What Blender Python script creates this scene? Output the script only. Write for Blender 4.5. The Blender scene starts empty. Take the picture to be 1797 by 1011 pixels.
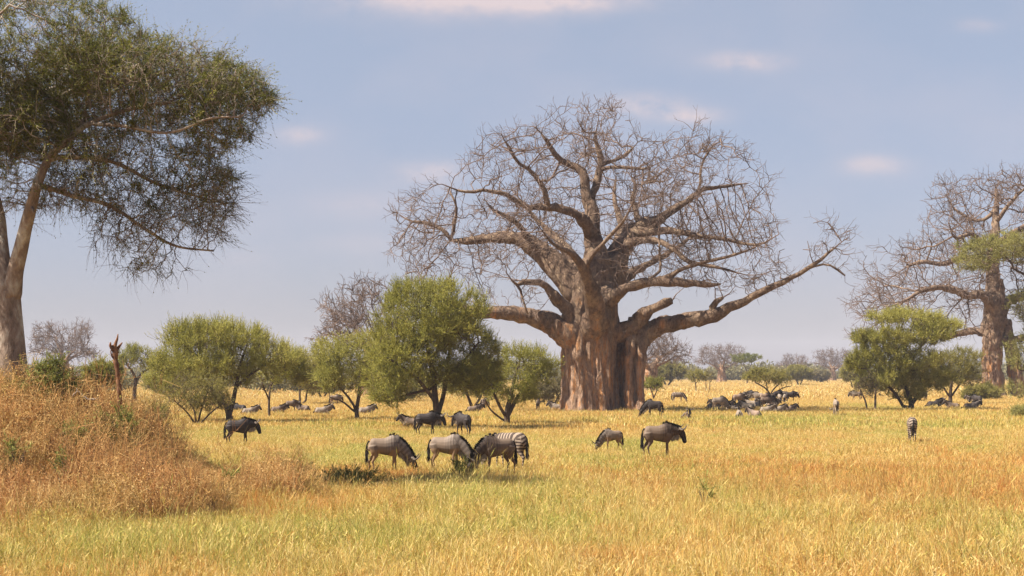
import bpy, math, random
import numpy as np
from mathutils import Vector, noise as mnoise

scene = bpy.context.scene
COL = scene.collection

# ------------------------------------------------------------------ camera
F, CX, HY, CAMZ = 2900.0, 898.5, 655.0, 3.2          # focal length in photo pixels, horizon row, eye height
cam_d = bpy.data.cameras.new('camera')
cam = bpy.data.objects.new('camera', cam_d)
COL.objects.link(cam)
cam.location = (0, 0, CAMZ)
cam.rotation_euler = (math.radians(90), 0, 0)
cam_d.sensor_width = 36
cam_d.lens = 36 * F / 1797
cam_d.shift_y = (HY - 505.5) / 1797
cam_d.clip_start = 0.5
cam_d.clip_end = 20000
scene.camera = cam

# ------------------------------------------------------------------ sun, sky, exposure
SUN_DIR = Vector((-0.75, -0.19, 1.0)).normalized()   # towards the sun: left, slightly behind the camera, high
SUN_EL = math.asin(SUN_DIR.z)
SUN_ROT = math.atan2(SUN_DIR.x, SUN_DIR.y)
sun_d = bpy.data.lights.new('sun', 'SUN')
sun_d.energy = 5.0
sun_d.angle = math.radians(0.53)
sun_d.color = (1.0, 0.93, 0.82)
sun = bpy.data.objects.new('sun', sun_d)
COL.objects.link(sun)
sun.rotation_euler = SUN_DIR.to_track_quat('Z', 'Y').to_euler()
sun.location = (-60, -40, 90)
SKY_STRENGTH = 0.15

world = bpy.data.worlds.new('World')
scene.world = world
world.use_nodes = True


def build_world():
    nt = world.node_tree
    N, L = nt.nodes, nt.links
    N.clear()
    out = N.new('ShaderNodeOutputWorld')
    bg = N.new('ShaderNodeBackground')
    bg.inputs['Strength'].default_value = SKY_STRENGTH
    L.new(bg.outputs[0], out.inputs[0])
    sky = N.new('ShaderNodeTexSky')
    sky.sky_type = 'NISHITA'
    sky.sun_disc = False
    sky.sun_elevation = SUN_EL
    sky.sun_rotation = SUN_ROT
    sky.altitude = 1000
    sky.air_density = 1.0
    sky.dust_density = 1.0
    sky.ozone_density = 2.0
    tc = N.new('ShaderNodeTexCoord')
    sep = N.new('ShaderNodeSeparateXYZ')
    L.new(tc.outputs['Generated'], sep.inputs[0])

    def math_n(op, a, b=None, clamp=False):
        m = N.new('ShaderNodeMath')
        m.operation = op
        m.use_clamp = clamp
        for i, v in enumerate((a, b)):
            if v is None:
                continue
            if isinstance(v, (int, float)):
                m.inputs[i].default_value = v
            else:
                L.new(v, m.inputs[i])
        return m.outputs[0]
    ymax = math_n('MAXIMUM', sep.outputs['Y'], 0.02)
    u = math_n('DIVIDE', sep.outputs['X'], ymax)
    v = math_n('DIVIDE', sep.outputs['Z'], ymax)
    # dusty lavender tint of the lower sky, clearer blue higher up
    tint = N.new('ShaderNodeValToRGB')
    L.new(math_n('MAXIMUM', sep.outputs['Z'], 0.0), tint.inputs[0])
    e = tint.color_ramp.elements
    e.new(0.5)
    e[0].position, e[0].color = 0.0, SKY_LOW
    e[1].position, e[1].color = 0.23, SKY_HIGH
    e[2].position, e[2].color = 0.55, SKY_ZENITH
    mul = N.new('ShaderNodeMix')
    mul.data_type = 'RGBA'
    mul.blend_type = 'MULTIPLY'
    mul.inputs[0].default_value = 1.0
    L.new(sky.outputs[0], mul.inputs[6])
    L.new(tint.outputs[0], mul.inputs[7])
    # clouds: soft irregular puffs at their own directions
    nz = N.new('ShaderNodeTexNoise')
    nz.inputs['Scale'].default_value = 26
    nz.inputs['Detail'].default_value = 6
    nz.inputs['Roughness'].default_value = 0.62
    mp = N.new('ShaderNodeMapping')
    mp.inputs['Scale'].default_value = (1, 1, 1.7)
    L.new(tc.outputs['Generated'], mp.inputs[0])
    L.new(mp.outputs[0], nz.inputs[0])
    nz2 = N.new('ShaderNodeTexNoise')
    nz2.inputs['Scale'].default_value = 9
    nz2.inputs['Detail'].default_value = 4
    L.new(mp.outputs[0], nz2.inputs[0])
    total = None
    for (px, py, rx, ry, amt) in CLOUDS:
        cu, cv = (px - CX) / F, (HY - py) / F
        a = math_n('DIVIDE', math_n('SUBTRACT', u, cu), rx / F)
        b = math_n('DIVIDE', math_n('SUBTRACT', v, cv), ry / F)
        d = math_n('ADD', math_n('MULTIPLY', a, a), math_n('MULTIPLY', b, b))
        g = math_n('EXPONENT', math_n('MULTIPLY', d, -1.1))
        g = math_n('MULTIPLY', g, amt * 1.25)
        total = g if total is None else math_n('ADD', total, g)
    den = math_n('MULTIPLY', total, math_n('MULTIPLY', math_n('SUBTRACT', nz.outputs[0], 0.27), 3.0, True))
    thin = math_n('MULTIPLY', math_n('SUBTRACT', nz2.outputs[0], 0.42), 0.55, True)
    den = math_n('ADD', den, thin, True)
    front = math_n('GREATER_THAN', sep.outputs['Y'], 0.05)
    den = math_n('MULTIPLY', den, front, True)
    cl = N.new('ShaderNodeMix')
    cl.data_type = 'RGBA'
    L.new(den, cl.inputs[0])
    L.new(mul.outputs[2], cl.inputs[6])
    cl.inputs[7].default_value = CLOUD_COL
    L.new(cl.outputs[2], bg.inputs['Color'])


SKY_LOW = (0.184, 0.166, 0.223, 1)
SKY_ZENITH = (0.36, 0.34, 0.36, 1)
SKY_HIGH = (0.525, 0.40, 0.338, 1)
CLOUD_COL = (1.98, 1.70, 1.76, 1)
CLOUDS = [(820, 0, 240, 30, 0.95), (1000, 5, 110, 16, 0.5), (1305, 109, 62, 17, 0.85), (1135, 183, 62, 18, 0.8), (1210, 203, 62, 14, 0.75),
          (760, 305, 60, 22, 0.75), (640, 360, 90, 24, 0.22), (1530, 290, 55, 17, 0.6), (530, 236, 40, 17, 0.5),
          (1715, 45, 42, 12, 0.35), (640, 425, 120, 20, 0.12), (420, 452, 60, 16, 0.1)]
build_world()
scene.view_settings.view_transform = 'Standard'
scene.view_settings.look = 'None'
scene.view_settings.exposure = 1.34
scene.view_settings.gamma = 1.0
scene.view_settings.use_curve_mapping = False
scene.cycles.max_bounces = 6
scene.cycles.diffuse_bounces = 3
scene.cycles.transparent_max_bounces = 6
scene.cycles.volume_bounces = 0

# ------------------------------------------------------------------ helpers


def P(px, py, D):
    return np.array(((px - CX) * D / F, D, CAMZ - (py - HY) * D / F))


def hash2(ix, iy, seed):
    h = np.sin(ix * 127.1 + iy * 311.7 + seed * 74.7) * 43758.5453
    return h - np.floor(h)


def vnoise(x, y, scale, seed=0):
    x = np.asarray(x, float) / scale
    y = np.asarray(y, float) / scale
    ix, iy = np.floor(x), np.floor(y)
    fx, fy = x - ix, y - iy
    fx = fx * fx * (3 - 2 * fx)
    fy = fy * fy * (3 - 2 * fy)
    a, b = hash2(ix, iy, seed), hash2(ix + 1, iy, seed)
    c, d = hash2(ix, iy + 1, seed), hash2(ix + 1, iy + 1, seed)
    return (a * (1 - fx) + b * fx) * (1 - fy) + (c * (1 - fx) + d * fx) * fy


def mound(x, y):
    x = np.asarray(x, float)
    y = np.asarray(y, float)
    m = 2.45 * np.exp(-((x + 12.7) / 2.75) ** 2 - ((y - 44.2) / 5.5) ** 2)
    m = m + 0.55 * np.exp(-((x + 8.9) / 2.6) ** 2 - ((y - 40.4) / 4.6) ** 2)
    return m


def ground(x, y):
    x = np.asarray(x, float)
    y = np.asarray(y, float)
    fade = np.clip(1.5 - y / 500, 0, 1)
    return mound(x, y) + fade * (0.10 * (vnoise(x, y, 9.0, 3) - 0.5) + 0.10 * (vnoise(x, y, 31.0, 5) - 0.5))


def gz(x, y):
    return float(ground(x, y))


def tag(o, label=None, cat=None, group=None, kind=None):
    if label:
        o['label'] = label
    if cat:
        o['category'] = cat
    if group:
        o['group'] = group
    if kind:
        o['kind'] = kind
    return o


def empty(name, loc, rz=0.0, scale=1.0):
    o = bpy.data.objects.new(name, None)
    COL.objects.link(o)
    o.empty_display_size = 0.3
    o.location = loc
    o.rotation_euler = (0, 0, rz)
    o.scale = (scale, scale, scale)
    return o


def copy_tree(o, parent=None):
    c = o.copy()
    COL.objects.link(c)
    c.parent = parent
    for ch in o.children:
        copy_tree(ch, c)
    return c


def mesh_from(name, verts, quads=None, tris=None, attrs=None, smooth=True):
    me = bpy.data.meshes.new(name)
    verts = np.asarray(verts, np.float32).reshape(-1, 3)
    q = np.asarray(quads if quads is not None else [], np.int32).reshape(-1, 4)
    t = np.asarray(tris if tris is not None else [], np.int32).reshape(-1, 3)
    me.vertices.add(len(verts))
    me.vertices.foreach_set('co', verts.ravel())
    nl = q.size + t.size
    me.loops.add(nl)
    me.loops.foreach_set('vertex_index', np.concatenate([q.ravel(), t.ravel()]))
    npoly = len(q) + len(t)
    me.polygons.add(npoly)
    start = np.concatenate([np.arange(len(q)) * 4, q.size + np.arange(len(t)) * 3]).astype(np.int32)
    me.polygons.foreach_set('loop_start', start)
    me.polygons.foreach_set('use_smooth', np.full(npoly, smooth, bool))
    me.update(calc_edges=True)
    for k, v in (attrs or {}).items():
        a = me.attributes.new(k, 'FLOAT', 'POINT')
        a.data.foreach_set('value', np.asarray(v, np.float32))
    return me


def mesh_obj(name, me, mat, parent=None, loc=None):
    o = bpy.data.objects.new(name, me)
    COL.objects.link(o)
    if mat is not None and not me.materials:
        me.materials.append(mat)
    if parent is not None:
        o.parent = parent
    if loc is not None:
        o.location = loc
    return o


class Geo:
    """collects pieces for one mesh"""

    def __init__(self):
        self.v, self.q, self.t, self.a, self.n = [], [], [], {}, 0

    def add(self, v, q=None, t=None, **attrs):
        v = np.asarray(v, float).reshape(-1, 3)
        if q is not None and len(q):
            self.q.append(np.asarray(q, int) + self.n)
        if t is not None and len(t):
            self.t.append(np.asarray(t, int) + self.n)
        self.v.append(v)
        for k, val in attrs.items():
            self.a.setdefault(k, []).append(np.broadcast_to(np.asarray(val, float), (len(v),)))
        self.n += len(v)

    def mesh(self, name, origin=(0, 0, 0), smooth=True):
        v = np.concatenate(self.v) - np.asarray(origin)
        q = np.concatenate(self.q) if self.q else None
        t = np.concatenate(self.t) if self.t else None
        return mesh_from(name, v, q, t, {k: np.concatenate(x) for k, x in self.a.items()}, smooth)


def unit(v):
    v = np.asarray(v, float)
    return v / np.maximum(np.linalg.norm(v, axis=-1, keepdims=True), 1e-9)


def tube(geo, pts, rad, sides=8, cap=True, **attrs):
    pts = np.asarray(pts, float)
    rad = np.asarray(rad, float)
    n = len(pts)
    tan = unit(np.gradient(pts, axis=0)) if n > 2 else np.repeat(unit(pts[1:] - pts[:1]), n, 0)
    ref = np.array((0.0, 0, 1)) if abs(tan[0][2]) < 0.8 else np.array((1.0, 0, 0))
    us = []
    u = unit(np.cross(tan[0], ref))
    for i in range(n):
        u = u - tan[i] * np.dot(u, tan[i])
        u = unit(u)
        us.append(u)
    us = np.array(us)
    vs = np.cross(tan, us)
    th = np.linspace(0, 2 * math.pi, sides, endpoint=False)
    ring = us[:, None, :] * np.cos(th)[None, :, None] + vs[:, None, :] * np.sin(th)[None, :, None]
    v = pts[:, None, :] + ring * rad[:, None, None]
    v = v.reshape(-1, 3)
    i = np.arange(n - 1)[:, None] * sides
    j = np.arange(sides)[None, :]
    j2 = (j + 1) % sides
    q = np.stack([i + j, i + j2, i + sides + j2, i + sides + j], -1).reshape(-1, 4)
    tr = None
    if cap:
        v = np.concatenate([v, pts[:1], pts[-1:]])
        a = n * sides
        jj = np.arange(sides)
        t1 = np.stack([np.full(sides, a), (jj + 1) % sides, jj], -1)
        t2 = np.stack([np.full(sides, a + 1), (n - 1) * sides + jj, (n - 1) * sides + (jj + 1) % sides], -1)
        tr = np.concatenate([t1, t2])
    geo.add(v, q, tr, **attrs)


def prisms(geo, a, b, ra, rb, sides=3, **attrs):
    a = np.asarray(a, float)
    b = np.asarray(b, float)
    n = len(a)
    if not n:
        return
    ra = np.broadcast_to(ra, (n,))
    rb = np.broadcast_to(rb, (n,))
    t = unit(b - a)
    ref = np.where(np.abs(t[:, 2:3]) < 0.8, np.array([[0, 0, 1.0]]), np.array([[1.0, 0, 0]]))
    u = unit(np.cross(t, ref))
    w = np.cross(t, u)
    th = np.arange(sides) * 2 * math.pi / sides
    ring = u[:, None, :] * np.cos(th)[None, :, None] + w[:, None, :] * np.sin(th)[None, :, None]
    v = np.concatenate([a[:, None, :] + ring * ra[:, None, None], b[:, None, :] + ring * rb[:, None, None]], 1).reshape(-1, 3)
    base = (np.arange(n) * sides * 2)[:, None]
    j = np.arange(sides)[None, :]
    j2 = (j + 1) % sides
    q = np.stack([base + j, base + j2, base + sides + j2, base + sides + j], -1).reshape(-1, 4)
    at = {k: np.repeat(np.broadcast_to(x, (n,)), sides * 2) for k, x in attrs.items()}
    geo.add(v, q, None, **at)


def leaves(geo, base, d, length, width, rng, tint, face=0.0):
    """diamond leaves, one quad each; face > 0 turns the blades to the sun as living leaves do"""
    n = len(base)
    if not n:
        return
    d = unit(d)
    nr = rng.normal(size=(n, 3))
    if face:
        nr = nr * 0.6 + np.array(SUN_DIR) * face
    s = unit(np.cross(d, nr))
    length = np.broadcast_to(length, (n,))[:, None]
    width = np.broadcast_to(width, (n,))[:, None]
    nn = np.cross(d, s)
    mid = base + d * length * 0.5 + nn * width * 0.15
    v = np.stack([base, mid + s * width * 0.5, base + d * length, mid - s * width * 0.5], 1).reshape(-1, 3)
    q = np.arange(n * 4).reshape(-1, 4)
    geo.add(v, q, None, tint=np.repeat(np.broadcast_to(tint, (n,)), 4))


def resample(path, step):
    """path rows: x y z r -> evenly spaced, Catmull-Rom smoothed"""
    p = np.asarray(path, float)
    if len(p) > 2:
        ext = np.concatenate([2 * p[:1] - p[1:2], p, 2 * p[-1:] - p[-2:-1]])
        out = []
        for i in range(1, len(ext) - 2):
            for t in np.linspace(0, 1, 8, endpoint=False):
                a, b, c, d = ext[i - 1], ext[i], ext[i + 1], ext[i + 2]
                out.append(0.5 * (2 * b + (c - a) * t + (2 * a - 5 * b + 4 * c - d) * t * t + (-a + 3 * b - 3 * c + d) * t ** 3))
        out.append(p[-1])
        p = np.array(out)
    seg = np.linalg.norm(np.diff(p[:, :3], axis=0), axis=1)
    s = np.concatenate([[0], np.cumsum(seg)])
    n = max(2, int(round(s[-1] / step)) + 1)
    ss = np.linspace(0, s[-1], n)
    return np.stack([np.interp(ss, s, p[:, k]) for k in range(4)], 1)


def colonize(rng, pos, parent, limb, att, step, infl, kill, iters, bias=(0, 0, 0), jit=0.15, maxkids=3, inertia=0.0):
    """space colonisation: branches grow from the seed nodes towards scattered points"""
    pos = [np.asarray(p, float) for p in pos]
    parent = list(parent)
    limb = list(limb)
    kids = [0] * len(pos)
    for p in parent:
        if p >= 0:
            kids[p] += 1
    A = np.asarray(att, float)
    X = np.array(pos)
    near = np.zeros(len(A), int)
    dist = np.full(len(A), 1e9)

    def update(idx0):
        nonlocal near, dist
        Y = np.array(pos[idx0:])
        for s in range(0, len(Y), 256):
            d = np.linalg.norm(A[:, None, :] - Y[None, s:s + 256, :], axis=2)
            k = d.argmin(1)
            dm = d[np.arange(len(A)), k]
            better = dm < dist
            near[better] = k[better] + idx0 + s
            dist[better] = dm[better]
    update(0)
    bias = np.asarray(bias, float)
    for it in range(iters):
        keep = dist > kill
        A, near, dist = A[keep], near[keep], dist[keep]
        if not len(A):
            break
        act = dist < infl
        if not act.any():
            break
        X = np.array(pos)
        nd = near[act]
        dirs = unit(A[act] - X[nd])
        un, inv = np.unique(nd, return_inverse=True)
        acc = np.zeros((len(un), 3))
        np.add.at(acc, inv, dirs)
        pu = np.array(parent)[un]
        pd = np.where((pu >= 0)[:, None], unit(X[un] - X[np.maximum(pu, 0)]), 0)
        fresh = (np.array(kids)[un] == 0)[:, None]
        acc = unit(unit(acc) + pd * inertia * fresh + bias + rng.normal(size=acc.shape) * jit)
        i0 = len(pos)
        for n_, d_ in zip(un, acc):
            if kids[n_] >= maxkids:
                # crowded node: drop what keeps pulling at it
                continue
            pos.append(X[n_] + d_ * step)
            parent.append(int(n_))
            limb.append(limb[n_])
            kids[n_] += 1
            kids.append(0)
        if len(pos) == i0:
            break
        update(i0)
    return np.array(pos), np.array(parent), np.array(limb)


def pipe_radius(parent, tip, n, seed_r):
    N = len(parent)
    acc = np.zeros(N)
    r = np.zeros(N)
    for i in range(N - 1, -1, -1):
        r[i] = max(acc[i] ** (1 / n) if acc[i] > 0 else tip, tip)
        if i < len(seed_r):
            r[i] = seed_r[i]
        if parent[i] >= 0:
            acc[parent[i]] += r[i] ** n
    return r


def chains(parent, rad, sel):
    """chains of nodes (selected ones, with the node they leave from first)"""
    N = len(parent)
    main = np.full(N, -1)
    best = np.zeros(N)
    for i in range(N):
        p = parent[i]
        if p >= 0 and sel[i] and rad[i] > best[p]:
            best[p] = rad[i]
            main[p] = i
    out = []
    for i in range(N):
        if not sel[i]:
            continue
        p = parent[i]
        if p >= 0 and sel[p] and main[p] == i:
            continue
        c = [p, i] if p >= 0 else [i]
        while main[c[-1]] >= 0:
            c.append(int(main[c[-1]]))
        if len(c) > 1:
            out.append(c)
    return out


def seeds_from(paths, step):
    """list of paths (rows x y z r; each after the first may start at an index of an earlier path) -> seed arrays"""
    pos, par, rad, limb = [], [], [], []
    for k, path in enumerate(paths):
        p = resample(path, step)
        start = -1
        if pos:
            d = np.linalg.norm(np.array(pos) - p[0, :3], axis=1)
            start = int(d.argmin())
        prev = start
        for row in p[(1 if start >= 0 else 0):]:
            pos.append(row[:3])
            rad.append(row[3])
            par.append(prev)
            limb.append(k)
            prev = len(pos) - 1
    return pos, par, rad, limb


def in_blobs(rng, blobs, n, hollow=0.0):
    """points in ellipsoids: rows cx cy cz rx ry rz weight"""
    b = np.asarray(blobs, float)
    w = b[:, 6] / b[:, 6].sum()
    k = rng.choice(len(b), n, p=w)
    d = unit(rng.normal(size=(n, 3)))
    r = (hollow ** 3 + (1 - hollow ** 3) * rng.random(n)) ** (1 / 3)
    return b[k, :3] + d * r[:, None] * b[k, 3:6]


def pxblobs(D, rows):
    """rows: px py dy rx_px ry_px rdepth_m weight"""
    s = D / F
    return [(*(P(px, py, D) + np.array((0, dy, 0))), rx * s, rd, ry * s, w) for (px, py, dy, rx, ry, rd, w) in rows]


def pxpath(D, rows):
    """rows: px py width_px dy"""
    s = D / F
    return [(*(P(px, py, D) + np.array((0, dy, 0))), w * s / 2) for (px, py, w, dy) in rows]


# ------------------------------------------------------------------ materials


def new_mat(name):
    m = bpy.data.materials.new(name)
    m.use_nodes = True
    nt = m.node_tree
    b = nt.nodes['Principled BSDF']
    b.inputs['Roughness'].default_value = 0.85
    b.inputs['Specular IOR Level'].default_value = 0.2
    return m, nt, b


def ramp(nt, fac, stops):
    r = nt.nodes.new('ShaderNodeValToRGB')
    e = r.color_ramp.elements
    while len(e) < len(stops):
        e.new(0.5)
    for el, (p, c) in zip(e, stops):
        el.position = p
        el.color = (*c, 1)
    nt.links.new(fac, r.inputs[0])
    return r.outputs[0]


def noise_n(nt, scale, detail=4, rough=0.6, coord='Object', mapscale=None, dist=0.0):
    tc = nt.nodes.new('ShaderNodeTexCoord')
    n = nt.nodes.new('ShaderNodeTexNoise')
    n.inputs['Scale'].default_value = scale
    n.inputs['Detail'].default_value = detail
    n.inputs['Roughness'].default_value = rough
    n.inputs['Distortion'].default_value = dist
    src = tc.outputs[coord]
    if coord == 'World':
        src = None
    if mapscale:
        mp = nt.nodes.new('ShaderNodeMapping')
        mp.inputs['Scale'].default_value = mapscale
        nt.links.new(src, mp.inputs[0])
        src = mp.outputs[0]
    nt.links.new(src, n.inputs['Vector'])
    return n.outputs[0]


def mix_n(nt, fac, a, b, mode='MIX'):
    m = nt.nodes.new('ShaderNodeMix')
    m.data_type = 'RGBA'
    m.blend_type = mode
    for i, v in ((0, fac), (6, a), (7, b)):
        if isinstance(v, (int, float)):
            m.inputs[i].default_value = v
        elif isinstance(v, tuple):
            m.inputs[i].default_value = (*v, 1)
        else:
            nt.links.new(v, m.inputs[i])
    return m.outputs[2]


def math_m(nt, op, a, b=None, clamp=False):
    m = nt.nodes.new('ShaderNodeMath')
    m.operation = op
    m.use_clamp = clamp
    for i, v in enumerate((a, b)):
        if v is None:
            continue
        if isinstance(v, (int, float)):
            m.inputs[i].default_value = v
        else:
            nt.links.new(v, m.inputs[i])
    return m.outputs[0]


def attr_n(nt, name, typ='GEOMETRY'):
    a = nt.nodes.new('ShaderNodeAttribute')
    a.attribute_name = name
    a.attribute_type = typ
    return a.outputs['Fac']


def bump(nt, b, height, strength, dist=0.1):
    bp = nt.nodes.new('ShaderNodeBump')
    bp.inputs['Strength'].default_value = strength
    bp.inputs['Distance'].default_value = dist
    nt.links.new(height, bp.inputs['Height'])
    nt.links.new(bp.outputs[0], b.inputs['Normal'])


def bark_mat(name, dark, mid, light, scale=3.0, vert=0.25, bstr=0.6, bdist=0.05):
    m, nt, b = new_mat(name)
    n1 = noise_n(nt, scale, 6, 0.65, 'Object', (1, 1, vert))
    c = ramp(nt, n1, [(0.28, dark), (0.5, mid), (0.72, light)])
    nt.links.new(c, b.inputs['Base Color'])
    bump(nt, b, n1, bstr, bdist)
    return m


def baobab_mat():
    """grey skin above, orange-tan peeled streaks low on the trunk"""
    m, nt, b = new_mat('baobab_bark')
    n1 = noise_n(nt, 0.9, 7, 0.7)
    grey = ramp(nt, n1, [(0.32, (0.10, 0.062, 0.042)), (0.48, (0.235, 0.155, 0.105)), (0.66, (0.43, 0.31, 0.205))])
    n2 = noise_n(nt, 2.6, 7, 0.68, 'Object', (1, 1, 0.14))
    tan = ramp(nt, n2, [(0.28, (0.10, 0.048, 0.032)), (0.38, (0.34, 0.20, 0.13)), (0.50, (0.56, 0.38, 0.26)), (0.58, (0.66, 0.29, 0.095)), (0.70, (0.74, 0.46, 0.25))])
    tc = nt.nodes.new('ShaderNodeTexCoord')
    sp = nt.nodes.new('ShaderNodeSeparateXYZ')
    nt.links.new(tc.outputs['Object'], sp.inputs[0])
    z = math_m(nt, 'MULTIPLY', math_m(nt, 'SUBTRACT', 7.2, sp.outputs['Z']), 0.5)
    z = math_m(nt, 'MULTIPLY', z, 0.45)
    n4 = noise_n(nt, 0.8, 5, 0.7, 'Object', (1, 1, 0.25))
    z = math_m(nt, 'ADD', z, math_m(nt, 'MULTIPLY', math_m(nt, 'SUBTRACT', n4, 0.46), 5.0), True)
    fine = noise_n(nt, 4.2, 8, 0.8, 'Object', (1, 1, 0.4))
    c = mix_n(nt, math_m(nt, 'MULTIPLY', z, 0.8), grey, tan)
    c = mix_n(nt, 0.75, c, ramp(nt, fine, [(0.36, (0.26, 0.23, 0.22)), (0.50, (0.85, 0.83, 0.82)), (0.62, (1.15, 1.12, 1.06)), (0.75, (1.3, 1.25, 1.15))]), 'MULTIPLY')
    nt.links.new(c, b.inputs['Base Color'])
    n3 = noise_n(nt, 3.2, 9, 0.75, 'Object', (1, 1, 0.22))
    bump(nt, b, n3, 1.0, 0.5)
    return m


def twig_mat(name, a, c):
    m, nt, b = new_mat(name)
    n1 = noise_n(nt, 0.7, 3)
    nt.links.new(ramp(nt, n1, [(0.35, a), (0.65, c)]), b.inputs['Base Color'])
    return m


def leaf_mat(name, stops, transl=0.3):
    m, nt, b = new_mat(name)
    t = attr_n(nt, 'tint')
    c = ramp(nt, t, stops)
    nt.links.new(c, b.inputs['Base Color'])
    b.inputs['Roughness'].default_value = 0.6
    tr = nt.nodes.new('ShaderNodeBsdfTranslucent')
    nt.links.new(c, tr.inputs['Color'])
    mx = nt.nodes.new('ShaderNodeMixShader')
    mx.inputs[0].default_value = transl
    nt.links.new(b.outputs[0], mx.inputs[1])
    nt.links.new(tr.outputs[0], mx.inputs[2])
    nt.links.new(mx.outputs[0], nt.nodes['Material Output'].inputs[0])
    return m


M_BAOBAB = baobab_mat()
M_BAOTWIG = twig_mat('baobab_twig', (0.10, 0.066, 0.050), (0.205, 0.140, 0.105))
M_ACBARK = bark_mat('acacia_bark', (0.03, 0.022, 0.017), (0.085, 0.058, 0.040), (0.17, 0.12, 0.085), 5, 0.3)
M_BIGBARK = bark_mat('lichen_bark', (0.06, 0.042, 0.030), (0.26, 0.19, 0.14), (0.58, 0.54, 0.44), 2.4, 0.45, 1.0, 0.14)
M_DEADWOOD = bark_mat('dead_wood', (0.05, 0.024, 0.014), (0.17, 0.08, 0.04), (0.34, 0.17, 0.08), 9, 0.2)
M_BLEACHED = bark_mat('bleached_wood', (0.20, 0.16, 0.125), (0.33, 0.27, 0.22), (0.42, 0.36, 0.30), 8, 0.5)
M_LEAF = leaf_mat('acacia_leaf', [(0.0, (0.15, 0.150, 0.030)), (0.4, (0.31, 0.295, 0.056)), (0.75, (0.46, 0.41, 0.09)), (1.0, (0.56, 0.49, 0.15))], 0.42)
M_OLIVE = leaf_mat('olive_leaf', [(0.0, (0.15, 0.14, 0.034)), (0.5, (0.31, 0.275, 0.066)), (1.0, (0.48, 0.40, 0.125))], 0.45)
M_THORN = leaf_mat('thorn_tree_leaf', [(0.0, (0.055, 0.062, 0.012)), (0.45, (0.145, 0.150, 0.026)), (0.8, (0.29, 0.27, 0.045)), (1.0, (0.40, 0.34, 0.09))], 0.4)
M_PALE = leaf_mat('pale_leaf', [(0.0, (0.16, 0.155, 0.045)), (0.5, (0.31, 0.285, 0.08)), (1.0, (0.46, 0.41, 0.14))])
M_BROAD = leaf_mat('broad_leaf', [(0.0, (0.09, 0.105, 0.026)), (0.6, (0.23, 0.235, 0.05)), (1.0, (0.40, 0.38, 0.10))])
M_DULL = leaf_mat('dull_leaf', [(0.0, (0.12, 0.10, 0.045)), (0.6, (0.23, 0.19, 0.085)), (1.0, (0.33, 0.27, 0.12))])

# ------------------------------------------------------------------ ground


def build_ground():
    # finer near the camera, reaching past the horizon
    ys = np.concatenate([np.arange(-60, 20, 8), np.arange(20, 110, 1.0), np.geomspace(110, 9000, 60)])
    us = np.linspace(-1, 1, 141)
    V = []
    for y in ys:
        half = max(45, abs(y) * 1.0 + 30)
        V.append(np.stack([us * half, np.full_like(us, y), np.zeros_like(us)], 1))
    V = np.concatenate(V)
    V[:, 2] = ground(V[:, 0], V[:, 1])
    n, k = len(ys), len(us)
    i = np.arange(n - 1)[:, None] * k
    j = np.arange(k - 1)[None, :]
    q = np.stack([i + j, i + j + 1, i + k + j + 1, i + k + j], -1).reshape(-1, 4)
    m, nt, b = new_mat('savanna_ground')
    n1 = noise_n(nt, 0.035, 5, 0.6)
    n2 = noise_n(nt, 0.9, 6, 0.7)
    c1 = ramp(nt, n1, [(0.35, (0.27, 0.17, 0.06)), (0.5, (0.34, 0.22, 0.08)), (0.65, (0.24, 0.18, 0.055))])
    c2 = ramp(nt, n2, [(0.3, (0.55, 0.5, 0.45)), (0.6, (1, 1, 1))])
    nt.links.new(mix_n(nt, 1.0, c1, c2, 'MULTIPLY'), b.inputs['Base Color'])
    bump(nt, b, n2, 0.5, 0.1)
    o = mesh_obj('ground', mesh_from('ground', V, q), m)
    tag(o, kind='structure')


build_ground()

# ------------------------------------------------------------------ scattering (grass, scrub, far wood)


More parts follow.
